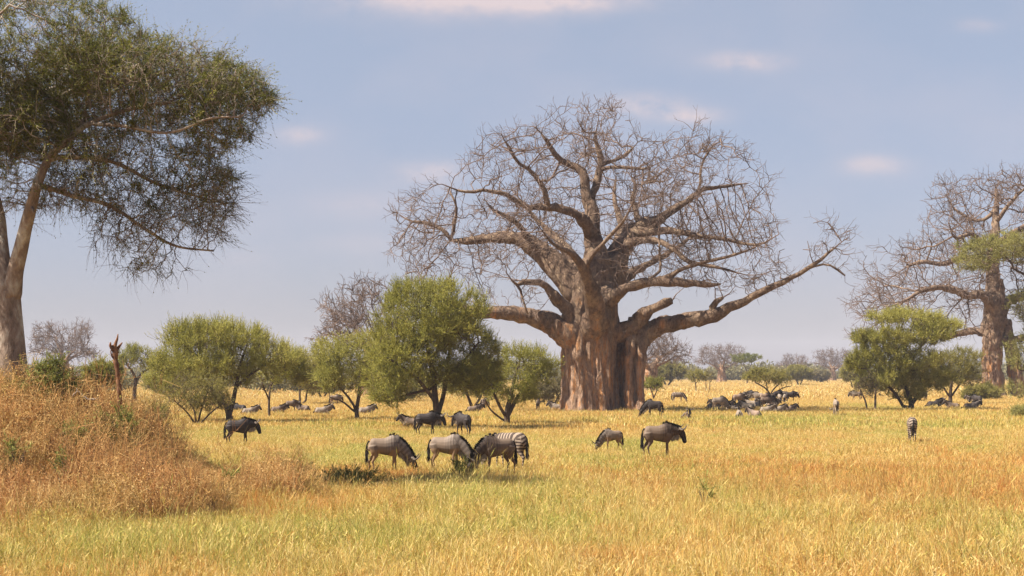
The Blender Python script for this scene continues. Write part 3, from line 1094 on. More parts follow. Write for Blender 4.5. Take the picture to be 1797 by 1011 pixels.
def main_baobab():
    D = 138.0
    s = D / F

    def c(px, py, rx, ry, dy=0.0):
        p = P(px, py, D)
        return (p[0], p[1] + dy, p[2], rx * s, ry * s)
    cols = [
        [c(1035, 726, 55, 50), c(1035, 715, 50, 48), c(1034, 690, 47, 46), c(1033, 650, 45, 44), c(1033, 610, 46, 44), c(1037, 575, 46, 42), c(1043, 530, 42, 38), c(1047, 490, 38, 34), c(1048, 455, 26, 26)],
        [c(1105, 728, 11, 16, -.8), c(1103, 700, 8, 13, -.8), c(1102, 650, 7.5, 12, -.8), c(1106, 610, 9, 13, -.6), c(1112, 575, 15, 16, 0), c(1112, 555, 10, 10, 0)],
        [c(1126, 728, 11, 16, -1.0), c(1123, 700, 8, 12, -1.0), c(1122, 650, 7.5, 11, -1.0), c(1127, 610, 9, 13, -0.7), c(1128, 580, 15, 16, -0.2), c(1128, 562, 10, 10, -0.2)],
        [c(1100, 726, 26, 24, 2.6), c(1100, 680, 24, 22, 2.6), c(1102, 620, 24, 20, 2.4), c(1098, 570, 16, 18, 2.5)],
    ]

    def L(*rows):
        return pxpath(D, rows)
    limbs = [
        # low left bough
        L((1030, 600, 60, 0), (1000, 590, 52, -0.6), (975, 574, 42, -1.0), (950, 562, 34, -1.3), (929, 557, 29, -1.5), (893, 551, 23, -2), (868, 551, 20, -2.2), (830, 548, 16, -2.6), (795, 535, 11, -3), (760, 515, 6, -3.4)),
        # great upper left bough
        L((1040, 540, 62, 0.5), (1010, 505, 50, 1.0), (982, 471, 45, 1.4), (947, 439, 37, 1.8), (922, 421, 28, 2.0), (905, 414, 23, 2.1), (880, 412, 20, 2.2), (850, 414, 16, 2.5), (815, 418, 13, 2.8), (788, 417, 10, 3)),
        L((790, 417, 9, 3), (775, 398, 7, 3.2), (745, 386, 6, 3.6), (715, 380, 4, 4), (695, 368, 3, 4.4)),
        L((790, 416, 8, 3), (795, 385, 7, 2.6), (800, 360, 5, 2.2), (790, 335, 4, 2)),
        L((925, 422, 14, 2), (915, 400, 11, 1), (893, 380, 8, 0.4), (870, 372, 6, 0), (850, 350, 4, -0.5)),
        # middle column and its crooked forks
        L((1044, 520, 70, 0), (1048, 480, 58, 0), (1046, 445, 42, 0.2), (1041, 415, 31, 0.3), (1038, 370, 22, 0.5), (1028, 335, 18, 0.7), (1027, 308, 16, 0.8), (1020, 293, 15, 0.8), (1000, 286, 12, 0.8), (985, 280, 10, 0.6), (970, 264, 8, 0.2), (958, 246, 6, -0.2), (940, 225, 4, -0.5)),
        L((1036, 350, 14, 0.6), (1046, 325, 13, 1.2), (1053, 297, 12, 1.5), (1058, 280, 11, 1.6), (1052, 258, 9, 1.5), (1046, 240, 7, 1.2), (1050, 215, 5, 1.0)),
        L((1057, 280, 9, 1.6), (1080, 277, 7, 2.2), (1105, 262, 6, 2.8), (1125, 240, 4, 3.4)),
        L((1055, 292, 8, 1.5), (1090, 292, 6, 0.5), (1130, 298, 5, -0.5), (1150, 290, 3, -1)),
        # second left bough
        L((1040, 410, 22, -0.4), (1020, 388, 18, -1.2), (1000, 376, 16, -1.8), (975, 370, 14, -2.2), (950, 368, 12, -2.5), (925, 368, 11, -2.8), (905, 358, 9, -3), (880, 346, 7, -3.3), (850, 343, 6, -3.8), (815, 346, 5, -4.2), (780, 335, 3, -5)),
        L((960, 352, 9, -2.4), (945, 325, 8, -2.8), (930, 307, 7, -3.1), (908, 294, 6, -3.4), (893, 270, 5, -3.8), (880, 248, 4, -4.2)),
        # right bough, climbing
        L((1060, 520, 60, 0.8), (1076, 475, 48, 1.2), (1092, 435, 38, 1.8), (1112, 405, 27, 2.2), (1135, 390, 22, 2.5), (1160, 382, 18, 2.8), (1182, 366, 15, 3.1), (1211, 350, 11, 3.5), (1241, 325, 8, 4), (1286, 316, 6, 4.6), (1330, 308, 4, 5.4)),
        L((1240, 326, 6, 4), (1238, 295, 5, 3.8), (1245, 268, 4, 3.5), (1260, 245, 3, 3.2)),
        L((1115, 408, 20, 1.5), (1141, 404, 15, 0.6), (1181, 406, 12, -0.4), (1216, 416, 9, -1.4), (1266, 425, 7, -2.6), (1316, 436, 5, -4), (1350, 420, 3, -5)),
        L((1100, 425, 18, 1.0), (1130, 422, 13, -0.4), (1156, 427, 11, -1.6), (1181, 445, 9, -2.8), (1201, 464, 8, -3.6), (1241, 474, 6, -4.6), (1290, 490, 4, -6)),
        L((1130, 395, 14, 3), (1125, 365, 10, 4.5), (1118, 335, 8, 5.5), (1125, 310, 5, 6.2), (1112, 285, 4, 6.8)),
        # middle right bough with a snapped end
        L((1066, 530, 30, -1.6), (1088, 511, 18, -2.6), (1114, 503, 17, -3.2), (1146, 497, 16, -3.8), (1182, 501, 14, -4.4), (1217, 505, 12, -5), (1250, 505, 10, -5.6)),
        L((1158, 496, 10, -4), (1182, 482, 8, -4.4), (1207, 471, 7, -4.8), (1242, 464, 6, -5.4), (1285, 452, 4, -6.2), (1320, 438, 3, -7)),
        L((1120, 502, 6, -3.2), (1152, 480, 5, -2.8), (1153, 450, 4, -2.6), (1152, 425, 3, -2.4)),
        # stub above the right stems, then the long low right bough
        L((1112, 585, 34, 0), (1125, 556, 27, -0.6), (1143, 542, 17, -1.1), (1160, 535, 14, -1.4), (1170, 534, 16, -1.5), (1178, 526, 10, -1.7), (1183, 518, 5, -1.8)),
        L((1117, 600, 40, 0), (1138, 584, 37, 0), (1160, 572, 33, -0.3), (1196, 564, 27, -0.8), (1225, 559, 24, -1.1), (1250, 556, 22, -1.4), (1267, 546, 18, -1.7), (1299, 531, 14, -2.2), (1339, 510, 12, -3), (1375, 492, 9, -3.6), (1400, 478, 8, -4), (1430, 455, 6, -4.6), (1456, 433, 4, -5)),
        L((1250, 553, 14, -1.4), (1248, 537, 13, -1.4), (1258, 528, 8, -1.6), (1275, 517, 4, -1.9)),
        L((1452, 436, 4, -5), (1448, 418, 3, -4.8), (1436, 400, 2.5, -4.4)),
        L((1400, 478, 5, -4), (1432, 470, 4, -4.6), (1462, 490, 3, -5)),
        # bough reaching towards the viewer
        L((1046, 570, 44, -1.6), (1043, 548, 36, -2.6), (1036, 521, 28, -3.8), (1024, 494, 21, -5), (1013, 470, 15, -6), (993, 452, 9, -7), (965, 440, 6, -8), (940, 410, 4, -9)),
        L((1018, 482, 9, -5.6), (1035, 455, 7, -6.4), (1058, 430, 6, -7.2), (1085, 400, 4, -8.4), (1100, 365, 3, -9.4)),
        # short crooked left branch
        L((1010, 555, 30, -0.6), (990, 538, 22, -1), (972, 522, 20, -1.3), (960, 506, 14, -1.6), (940, 498, 11, -2), (918, 496, 9, -2.4), (905, 503, 6, -2.8), (890, 485, 4, -3.4)),
        L((910, 500, 5, -2.6), (918, 530, 4, -2.8), (925, 552, 3, -3)),
        # boughs at the back
        L((1040, 520, 40, 1.4), (1020, 470, 28, 3.6), (995, 425, 18, 5.5), (965, 390, 11, 7.5), (930, 350, 6, 9.5), (900, 310, 4, 11)),
        L((1060, 500, 36, 1.8), (1085, 440, 24, 4.5), (1100, 385, 15, 7), (1090, 330, 9, 9), (1095, 280, 5, 10.5)),
        L((1075, 510, 26, 1.8), (1120, 470, 16, 4.5), (1175, 440, 10, 7.5), (1235, 400, 6, 10), (1280, 370, 4, 12)),
    ]
    blobs = pxblobs(D, [
        (1045, 330, 0, 250, 148, 12, 3.2), (1045, 255, 0, 150, 72, 8, 1.0), (850, 395, 0, 175, 100, 10, 2.0), (1235, 375, 0, 125, 130, 10, 1.8),
        (740, 420, 0, 62, 75, 6, 0.5), (820, 500, -1, 120, 48, 6, 0.6), (1290, 450, -2, 80, 70, 7, 0.7), (1445, 445, -4.5, 55, 55, 2.5, 0.30), (1150, 470, -4, 100, 50, 5, 0.45), (1370, 495, -4, 60, 30, 2.5, 0.12),
        (930, 500, -3, 60, 50, 3, 0.25), (1200, 300, 0, 130, 75, 8, 0.8), (900, 300, 0, 90, 60, 7, 0.6)])
    return make_baobab('huge bare baobab with a fluted orange trunk and wide spreading boughs, the largest tree', D, cols, limbs, blobs,
                       3, 5200, 0.70, 0.08, 0.075, 0.0235, 1.9, 0.82, 5.0, twig_len=0.42)


main_baobab()


def right_baobab():
    D = 215.0
    s = D / F

    def c(px, py, rx, ry, dy=0.0):
        p = P(px, py, D)
        return (p[0], p[1] + dy, p[2], rx * s, ry * s)
    cols = [[c(1746, 701, 26, 28), c(1743, 685, 21, 22), c(1741, 650, 18, 18), c(1741, 600, 18, 17), c(1744, 550, 18, 17), c(1747, 520, 17, 16), c(1748, 490, 12, 12)],
            [c(1790, 702, 14, 20, 0.5), c(1786, 670, 12, 18, 0.5), c(1778, 620, 12, 16, 0.5), c(1765, 560, 10, 12, 0.4)]]

    def L(*rows):
        return pxpath(D, rows)
    limbs = [
        L((1745, 545, 30, 0), (1743, 510, 26, 0), (1742, 470, 22, 0), (1748, 420, 17, 0.5), (1752, 370, 11, 1), (1754, 340, 8, 1), (1748, 318, 4, 1)),
        L((1740, 560, 24, 0), (1733, 535, 18, -1), (1715, 518, 16, -2), (1690, 522, 14, -3), (1660, 512, 12, -4), (1625, 509, 10, -5), (1595, 516, 7, -6), (1570, 530, 5, -7), (1530, 545, 3, -8)),
        L((1736, 590, 18, 0), (1715, 580, 13, 1), (1690, 585, 11, 2), (1660, 592, 8, 3), (1620, 585, 5, 4)),
        L((1742, 470, 14, 1), (1705, 450, 11, 2.5), (1665, 460, 9, 4), (1630, 455, 7, 5), (1600, 470, 4, 6)),
        L((1748, 425, 11, 0), (1722, 432, 9, -2), (1690, 415, 7, -4), (1655, 425, 5, -6), (1640, 400, 4, -7)),
        L((1752, 370, 8, 1), (1725, 385, 6, 2), (1695, 370, 5, 3), (1680, 350, 3, 4)),
        L((1755, 560, 24, 0), (1768, 530, 17, 0.5), (1800, 520, 13, 1), (1850, 515, 9, 2), (1900, 505, 5, 3)),
        L((1750, 430, 12, 0), (1790, 400, 9, -1), (1840, 385, 6, -2), (1880, 360, 4, -3)),
        L((1750, 390, 8, 0.5), (1775, 350, 6, -1), (1800, 325, 4, -3)),
        L((1762, 600, 14, 0), (1800, 590, 10, -1), (1850, 580, 6, -2)),
    ]
    blobs = pxblobs(D, [(1755, 385, 0, 160, 85, 11, 2), (1640, 480, 0, 130, 70, 10, 1.6), (1870, 470, 0, 140, 110, 10, 1.4), (1555, 540, -4, 85, 38, 5, 0.5), (1500, 580, -4, 40, 25, 3, 0.12), (1660, 560, 0, 90, 40, 8, .5)])
    return make_baobab('tall bare baobab rising at the right edge behind a layered green acacia', D, cols, limbs, blobs,
                       9, 3400, 0.9, 0.12, 0.10, 0.035, 1.9, 0.98, 6.0, twig_len=0.6)


right_baobab()


def generic_baobab(label, seed, height, spread, trunk_r, tip, natt=950):
    """a whole smaller baobab about the origin"""
    rng = np.random.default_rng(seed)
    th = height * 0.36
    cols = [[(0, 0, -0.3, trunk_r * 1.25, trunk_r * 1.25), (0, 0, th * 0.3, trunk_r, trunk_r), (0, 0, th * 0.8, trunk_r * 0.85, trunk_r * 0.85), (0, 0, th * 1.1, trunk_r * 0.6, trunk_r * 0.6)]]
    limbs = []
    nl = 8
    for k in range(nl):
        a = k * 6.283 / nl + rng.random() * 0.6
        up = rng.choice((0.2, 0.5, 0.9))
        ln = spread * (0.55 + 0.25 * rng.random())
        pts = []
        p = np.array((0, 0, th * (0.75 + 0.25 * rng.random())))
        d = np.array((math.cos(a), math.sin(a), 0.9))
        r = trunk_r * 0.42
        for i in range(6):
            pts.append((*p, r))
            d = unit(d * (1, 1, 0.75) + np.array((0, 0, up * 0.25)) + rng.normal(size=3) * 0.22)
            p = p + d * ln / 5
            r *= 0.66
        limbs.append(pts)
    blobs = [(0, 0, height * 0.68, spread * 0.9, spread * 0.9, height * 0.32, 2), (0, 0, height * 0.5, spread, spread, height * 0.17, 1)]
    return make_baobab(label, 0, cols, limbs, blobs, seed, natt, 0.7, 0.2, 0.11, tip, 2.6, 0.9, 6.0, 'bare baobabs in the distance', twig_len=0.55)


gb = {}
for key, args in (('broad', (51, 15.0, 10.5, 1.7, 0.045)), ('round', (57, 15.0, 9.0, 1.6, 0.045))):
    gb[key] = args
GB_SPOTS = [
    # kind, px, base distance, target height m, target spread m, turn, label
    ('round', 655, 235, 16.6, 8.6, 0.4, 'bare baobab whose crown shows behind the tallest green acacia'),
    ('broad', 112, 395, 16.3, 9.2, 1.7, 'distant bare baobab between the big acacia trunk and the dead snag'),
    ('round', 1142, 285, 11.4, 7.6, 2.4, 'bare baobab half hidden behind the right stems of the huge baobab'),
    ('broad', 1266, 560, 13.6, 9.6, 3.1, 'broad distant baobab standing beside a small flat bright green tree'),
    ('round', 1392, 690, 11.2, 8.0, 5.0, 'smallest distant baobab, showing over a round bush on the skyline'),
    ('broad', 1461, 660, 13.6, 9.0, 0.2, 'distant baobab with a thick straight trunk left of the layered acacia'),
]
gb_proto = {}
for (kd, px, D, h, sp, rz, lab) in GB_SPOTS:
    if kd not in gb_proto:
        gb_proto[kd] = generic_baobab(lab, *gb[kd])
        o = gb_proto[kd]
    else:
        o = copy_tree(gb_proto[kd])
    o['label'] = lab
    x, y = (px - CX) * D / F, D
    o.location = (x, y, gz(x, y))
    o.rotation_euler = (0, 0, rz)
    s0 = gb[kd]
    o.scale = (sp / s0[2], sp / s0[2], h / s0[1])

# ------------------------------------------------------------------ acacias and bushes


FOL = 3.1


def make_acacia(name, label, cat, base, stems, blobs, seed, natt, step, tip, shoots, shoot_len, leaf, k_leaf, wood, foliage,
                up=0.7, kill=None, infl=None, bias=(0, 0, 0.1), group=None, lo_tint=0.0, leafless=None, twigs=0.0, spread_tint=0.45, spray=2, spray_len=0.16, spray_bias=(0, 0, 0.35), gap=None):
    """stems: paths in world coords; blobs: crown ellipsoids in world coords; foliage on upright leafy shoots"""
    rng = np.random.default_rng(seed)
    base = np.asarray(base, float)
    root = empty(name, base)
    tag(root, label, cat, group)
    pos, par, rad, lid = seeds_from(stems, step)
    ns = len(pos)
    att = in_blobs(rng, blobs, int(natt * (2.0 if gap else 1)), 0.0)
    if gap:
        # layered sprays with open air between them
        gn = np.array([mnoise.noise(Vector((a_[0] * gap[0] + seed, a_[1] * gap[0], a_[2] * gap[1]))) for a_ in att])
        att = att[np.argsort(-gn + rng.normal(size=len(gn)) * gap[2])[:natt]]
    X, par, lid = colonize(rng, pos, par, lid, att, step, infl or step * 9, kill or step * 1.1, 80, bias, 0.25)
    r = pipe_radius(par, tip, 2.3, rad)
    for i in range(ns, len(X)):
        r[i] = min(r[i], r[par[i]])
    k = np.arange(len(X)) >= ns
    X[k] += rng.normal(size=(k.sum(), 3)) * step * 0.08
    g = Geo()
    thick = r > tip * 2.2
    for c in chains(par, r, thick):
        rr = r[c].copy()
        rr[0] = min(rr[0], rr[1] * 1.3)
        tube(g, X[c], rr, 8 if rr.max() > 0.08 else 5)
    ed = np.where(~thick & (par >= 0))[0]
    prisms(g, X[par[ed]], X[ed], np.minimum(r[par[ed]], r[ed] * 1.5), r[ed], 3)
    if twigs and len(ed):
        idx = rng.choice(ed, int(len(ed) * twigs))
        d0 = unit(X[idx] - X[par[idx]])
        p = X[idx] + (X[par[idx]] - X[idx]) * rng.random((len(idx), 1))
        dd = unit(d0 + rng.normal(size=p.shape) * 0.7 + np.array(bias) * 2)
        for s_ in range(3):
            e = p + dd * step * 0.7 * (0.5 + rng.random((len(idx), 1)))
            prisms(g, p, e, tip * 0.9 * 0.8 ** s_, tip * 0.7 * 0.8 ** s_, 3)
            p = e
            dd = unit(dd + rng.normal(size=p.shape) * 0.35 + np.array(bias))
    # long thin shoots standing out of the crown's edge, leafy along their length
    f = Geo()
    if spray:
        kn = np.zeros(len(X), int)
        np.add.at(kn, par[par >= 0], 1)
        tips = np.where((kn == 0) & (np.arange(len(X)) >= ns))[0]
        tips = np.repeat(tips, spray)
        cen = np.average(np.asarray(blobs)[:, :3], axis=0, weights=np.asarray(blobs)[:, 6])
        p = X[tips]
        dd = unit(unit(p - cen) * (1, 1, 0.8) * 0.7 + unit(p - X[par[tips]]) * 0.6 + rng.normal(size=p.shape) * 0.38 + np.array(spray_bias))
        bare = leafless(p) if leafless is not None else np.zeros(len(p))
        tn = np.clip(lo_tint + 0.25 + spread_tint * rng.random(len(p)), 0, 1)
        for s_ in range(4):
            ln = spray_len * (0.6 + 0.9 * rng.random((len(p), 1)))
            e = p + dd * ln
            prisms(g, p, e, tip * (0.8 - .15 * s_), tip * (0.65 - .15 * s_), 3)
            for q_ in range(3):
                ok = rng.random(len(p)) > bare
                fr = rng.random((len(p), 1))
                b_ = (p * (1 - fr) + e * fr)[ok]
                leaves(f, b_, dd[ok] * 0.8 + rng.normal(size=b_.shape) * 0.5, leaf * (0.7 + 0.6 * rng.random(len(b_))), leaf * 0.34, rng, tn[ok], 0.8)
            p = e
            dd = unit(dd + rng.normal(size=p.shape) * 0.22 + np.array(spray_bias) * 0.4)
    mesh_obj('trunk', g.mesh('trunk', base), wood, root)
    cand = np.where((np.arange(len(X)) >= ns) & (r < tip * 3.5))[0]
    if not len(cand):
        return root
    kidn = np.zeros(len(X), int)
    np.add.at(kidn, par[par >= 0], 1)
    cn = vnoise(X[cand, 0] + X[cand, 1] * 0.6, X[cand, 2] + X[cand, 1] * 0.5, max(step * 3.0, 0.5), seed + 9)
    w = np.where(kidn[cand] == 0, 2.6, 1.0) * np.clip(cn * 1.7 - 0.2, 0.12, 1.4)
    idx = rng.choice(cand, int(len(cand) * shoots * FOL), p=w / w.sum())
    shoot_len = shoot_len * 1.3
    leaf = leaf * 0.92
    k_leaf = k_leaf + 2
    if leafless is not None:
        idx = idx[rng.random(len(idx)) > leafless(X[idx])]
    p = X[idx] + rng.normal(size=(len(idx), 3)) * step * 0.25
    d0 = unit(X[idx] - X[par[idx]])
    d = unit(d0 * 0.55 + rng.normal(size=p.shape) * 0.55 + np.array((0, 0, up)))
    ln = shoot_len * (0.5 + 0.9 * rng.random(len(idx)))
    clump = vnoise(p[:, 0] + p[:, 1] * 0.7, p[:, 2] * 1.3 + p[:, 1] * 0.4, max(step * 4.0, 0.6), seed)
    tint = np.clip(lo_tint + spread_tint * clump + 0.35 * rng.random(len(idx)), 0, 1)
    prisms(f, p, p + d * ln[:, None], leaf * 0.10, leaf * 0.05, 3, tint=tint * 0.6)
    t = rng.random((len(idx), k_leaf))
    lb = p[:, None, :] + d[:, None, :] * (ln[:, None] * t)[:, :, None]
    ld = d[:, None, :] * 0.85 + rng.normal(size=lb.shape) * 0.6
    print(label[:40], 'nodes', len(X), 'leaves', lb.size // 3)
    sz = leaf * (0.7 + 0.6 * rng.random(lb.shape[:2])) * (1.15 - 0.5 * t)
    tt = np.clip(tint[:, None] + 0.25 * (rng.random(lb.shape[:2]) - 0.5) + 0.12 * (t - 0.5), 0, 1)
    leaves(f, lb.reshape(-1, 3), ld.reshape(-1, 3), sz.ravel(), sz.ravel() * 0.27, rng, tt.ravel(), 1.0)
    mesh_obj('crown', f.mesh('crown', base), foliage, root)
    return root


def px_acacia(name, label, D, stems, blobs, seed, natt=900, step=0.4, tip=0.014, shoots=3.0, shoot_len=0.45, leaf=0.11, k_leaf=9, wood=None, foliage=None, **kw):
    st = [pxpath(D, rows) for rows in stems]
    base = np.array(st[0][0][:3])
    base[2] = gz(base[0], base[1])
    dz = base[2] - st[0][0][2]
    st = [[(a, b, c + dz, d) for (a, b, c, d) in rows] for rows in st]
    st[0][0] = (st[0][0][0], st[0][0][1], base[2] - 0.15, st[0][0][3])
    bl = [(a, b, c + dz, d, e, f, w) for (a, b, c, d, e, f, w) in pxblobs(D, blobs)]
    return make_acacia(name, label, kw.pop('cat', 'tree'), base, st, bl, seed, natt, step, tip, shoots, shoot_len, leaf, k_leaf, wood or M_ACBARK, foliage or M_LEAF, **kw)


# the tallest green acacia, left of the huge baobab
px_acacia('acacia_tree', 'tall dense green acacia in front of the left side of the huge baobab', 95.6,
          [[(768, 752, 16, 0), (767, 725, 13, 0), (764, 700, 11, 0), (760, 660, 9, .2), (750, 610, 7, .4), (745, 570, 4, .5)],
           [(767, 730, 9, 0), (778, 690, 8, .6), (783, 650, 7, .9), (790, 600, 5, 1.2), (800, 560, 4, 1.4)],
           [(765, 705, 7, 0), (735, 665, 6, -.8), (705, 640, 5, -1.4), (680, 625, 3, -1.8)],
           [(783, 660, 6, .8), (815, 630, 5, .2), (840, 600, 3, -.4)], [(762, 680, 6, 0), (720, 690, 4, -.8), (690, 700, 3, -1.2)]],
          [(762, 545, 0, 96, 52, 3.0, 2.8), (755, 590, 0, 108, 38, 3.3, 1.8), (715, 635, -.5, 65, 42, 2.6, 1.3), (820, 620, 0, 58, 50, 2.4, 1.1), (682, 680, -1, 40, 36, 1.5, .8), (765, 655, 0, 70, 26, 2.4, .6), (765, 518, 0, 58, 26, 2.0, .6), (835, 660, .2, 48, 34, 2.0, .6)],
          21, 2300, 0.32, 0.011, 3.4, 0.50, 0.105, 9, lo_tint=0.12, gap=(0.4, 0.6, 0.55))
# the broad bushy acacia on the left
px_acacia('acacia_tree', 'broad bushy acacia with a forked trunk behind the dark bull wildebeest', 107,
          [[(403, 745, 13, 0), (402, 730, 12, 0), (398, 718, 9, 0), (388, 700, 6, -.4), (370, 680, 5, -.8), (350, 650, 4, -1)],
           [(404, 728, 9, 0), (409, 700, 8, .3), (414, 670, 6, .5), (420, 640, 5, .6), (430, 610, 3, .7)],
           [(413, 680, 5, .4), (450, 650, 4, .8), (475, 635, 3, 1)], [(388, 700, 4, -.4), (360, 660, 4, .2), (330, 640, 3, .6)]],
          [(375, 600, 0, 98, 28, 3.3, 2), (335, 645, 0, 72, 34, 3, 1.4), (430, 625, .3, 62, 34, 2.6, 1.4), (485, 635, .6, 36, 28, 1.8, .8), (390, 640, 0, 80, 30, 3, 1), (295, 670, -.5, 38, 30, 1.8, .7), (430, 672, .3, 40, 16, 1.5, .4)],
          22, 1900, 0.36, 0.012, 3.0, 0.60, 0.115, 9, up=1.0, lo_tint=0.22, gap=(0.4, 0.6, 0.22), spray=3, spray_len=0.20, spray_bias=(0, 0, 0.8))
px_acacia('thorn_bush', 'low grey-green multi-stemmed bush under the broad bushy acacia', 101,
          [[(345, 748, 4, 0), (340, 720, 3.5, 0), (325, 700, 2.5, .2)], [(347, 748, 4, 0), (352, 720, 3.5, .2), (362, 690, 2.5, .4)], [(343, 747, 4, 0), (330, 725, 3, -.3), (310, 705, 2, -.6)], [(350, 747, 4, 0), (372, 725, 3, -.2), (395, 708, 2, -.4)]],
          [(340, 690, 0, 60, 34, 1.9, 1), (375, 705, 0, 36, 22, 1.4, .4)], 23, 650, 0.26, 0.010, 1.7, 0.32, 0.085, 7, foliage=M_OLIVE, cat='bush', twigs=1.5, lo_tint=.1)
px_acacia('acacia_tree', 'small round-crowned acacia on thin forked stems left of the tallest acacia', 112,
          [[(627, 741, 9, 0), (626, 722, 7, 0), (630, 695, 6, 0), (632, 660, 4, 0), (630, 630, 3, .2)], [(626, 724, 5, 0), (612, 700, 4, -.4), (590, 675, 3, -.7)], [(629, 700, 4, 0), (650, 672, 3, .5)], [(624, 728, 4, 0), (602, 708, 3, -.4), (580, 700, 2, -.6)]],
          [(620, 625, 0, 68, 32, 2.6, 1.5), (610, 665, 0, 62, 28, 2.4, 1.1), (655, 650, 0, 38, 38, 2, .8)], 24, 1150, 0.35, 0.012, 3.0, 0.5, 0.115, 8, foliage=M_LEAF, lo_tint=0.25)
px_acacia('acacia_tree', 'dense low acacia with several dark stems beside the huge baobab trunk', 103,
          [[(890, 748, 12, 0), (890, 725, 10, 0), (897, 695, 7, .2), (905, 660, 5, .4), (912, 635, 3, .5)], [(890, 735, 8, 0), (905, 705, 7, .3), (925, 675, 4, .6)], [(888, 735, 6, 0), (872, 705, 5, -.4), (862, 675, 3, -.6)], [(886, 742, 4, 0), (862, 722, 3, -.5), (850, 700, 2, -.8)]],
          [(905, 645, 0, 60, 36, 2.3, 1.6), (950, 650, .3, 32, 28, 1.6, .7), (870, 665, -.2, 34, 28, 1.6, .7), (900, 690, 0, 50, 24, 1.8, .6)], 25, 1200, 0.32, 0.011, 3.0, 0.45, 0.105, 8, lo_tint=0.1, gap=(0.5, 0.6, 0.2))
px_acacia('acacia_tree', 'slim acacia with a single thin trunk right of the broad bushy acacia', 118,
          [[(473, 737, 5, 0), (472, 710, 4, 0), (475, 680, 3.5, .2), (488, 650, 2.5, .3)], [(472, 705, 3, 0), (462, 680, 2.5, -.3)]],
          [(492, 645, 0, 45, 30, 2, 1.2), (475, 665, 0, 34, 18, 1.6, .6), (520, 660, .4, 26, 22, 1.4, .5)], 26, 700, 0.35, 0.012, 3.0, 0.5, 0.12, 8, lo_tint=0.25)
px_acacia('acacia_tree', 'pale green acacia with two short trunks in the gap between the left trees', 168,
          [[(527, 710, 4, 0), (526, 690, 3.5, 0), (528, 660, 2.5, 0)], [(536, 710, 4, 0), (538, 690, 3, .2), (545, 665, 2, .3)]],
          [(540, 645, 0, 38, 28, 2.6, 1.2), (550, 672, 0, 32, 16, 2.2, .6)], 27, 620, 0.45, 0.016, 3.0, 0.6, 0.15, 8, lo_tint=0.25, foliage=M_OLIVE)
px_acacia('acacia_tree', 'dark flat-topped tree with a bare forked trunk right of the dead snag', 178,
          [[(236, 707, 9, 0), (236, 685, 7, 0), (238, 668, 6, 0), (232, 652, 4, 0), (224, 640, 3, -.4)], [(238, 670, 5, 0), (248, 655, 4, .4), (262, 645, 3, .6)]],
          [(238, 628, 0, 36, 17, 2.2, 1.2), (262, 640, .4, 24, 14, 1.6, .5), (214, 642, -.3, 16, 10, 1.2, .3)], 28, 560, 0.45, 0.017, 3.2, 0.45, 0.15, 8, lo_tint=-0.05)
# the layered acacia on the right
px_acacia('acacia_tree', 'layered green umbrella acacia at the right, above the zebra seen from behind', 138,
          [[(1600, 724, 11, 0), (1598, 705, 9, 0), (1590, 680, 7, .2), (1580, 650, 5, .4), (1575, 610, 4, .6), (1585, 580, 3, .6)],
           [(1585, 722, 6, -.6), (1572, 700, 5, -.7), (1556, 682, 5, -.8), (1535, 672, 3, -1), (1515, 650, 2.5, -1)],
           [(1601, 712, 7, 0), (1615, 690, 6, .4), (1622, 660, 4, .6), (1640, 640, 3, .8)], [(1590, 660, 4, .3), (1620, 610, 4, .6), (1655, 585, 2.5, .8)]],
          [(1585, 562, 0, 68, 11, 2.8, .9), (1645, 578, .5, 48, 13, 2.2, .7), (1522, 600, -.5, 26, 10, 1.4, .35), (1580, 598, 0, 86, 15, 3.2, 1.5), (1570, 640, 0, 88, 30, 3.4, 2.1), (1545, 672, -.5, 50, 20, 2.6, .8), (1625, 668, .3, 48, 24, 2.4, .9), (1595, 690, 0, 40, 16, 1.8, .4)],
          29, 2600, 0.36, 0.013, 3.4, 0.50, 0.13, 8, up=0.9, lo_tint=0.30)
px_acacia('acacia_tree', 'bushy acacia filling the space between the layered acacia and the tall right baobab', 168,
          [[(1668, 712, 8, 0), (1668, 690, 6, 0), (1672, 660, 4, 0)], [(1668, 700, 4, 0), (1690, 670, 3, .3)], [(1667, 700, 4, 0), (1650, 675, 3, -.3)]],
          [(1680, 640, 0, 45, 26, 2.6, 1.2), (1690, 668, 0, 36, 16, 2.4, .7), (1655, 668, 0, 30, 18, 2, .5)], 30, 700, 0.45, 0.016, 2.8, 0.55, 0.15, 8, lo_tint=0.05, foliage=M_OLIVE)
px_acacia('acacia_tree', 'pale flat-crowned acacia leaning in over the right edge in front of the tall baobab', 150,
          [[(1850, 722, 20, 0), (1848, 660, 16, 0), (1842, 600, 13, 0), (1832, 540, 10, 0), (1815, 505, 7, -.5), (1795, 490, 5, -1), (1770, 478, 3.5, -1.4)],
           [(1845, 620, 8, 0), (1822, 600, 6, -.5), (1798, 590, 4, -.8)], [(1835, 550, 9, 0), (1870, 500, 6, .6), (1910, 470, 4, 1)], [(1848, 680, 6, 0), (1815, 660, 4.5, -.8), (1785, 655, 3, -1.2)]],
          [(1745, 445, -1.5, 75, 24, 2.6, 1.3), (1800, 440, -.5, 70, 30, 3, 1.2), (1890, 450, .5, 90, 34, 3, 1.2), (1700, 470, -2, 38, 16, 1.8, .4), (1800, 540, -.5, 34, 32, 2, .7), (1795, 625, -1, 40, 36, 2.2, .9), (1785, 690, -1, 34, 18, 1.8, .3)],
          31, 1800, 0.38, 0.013, 2.7, 0.42, 0.12, 8, lo_tint=0.1, foliage=M_PALE)
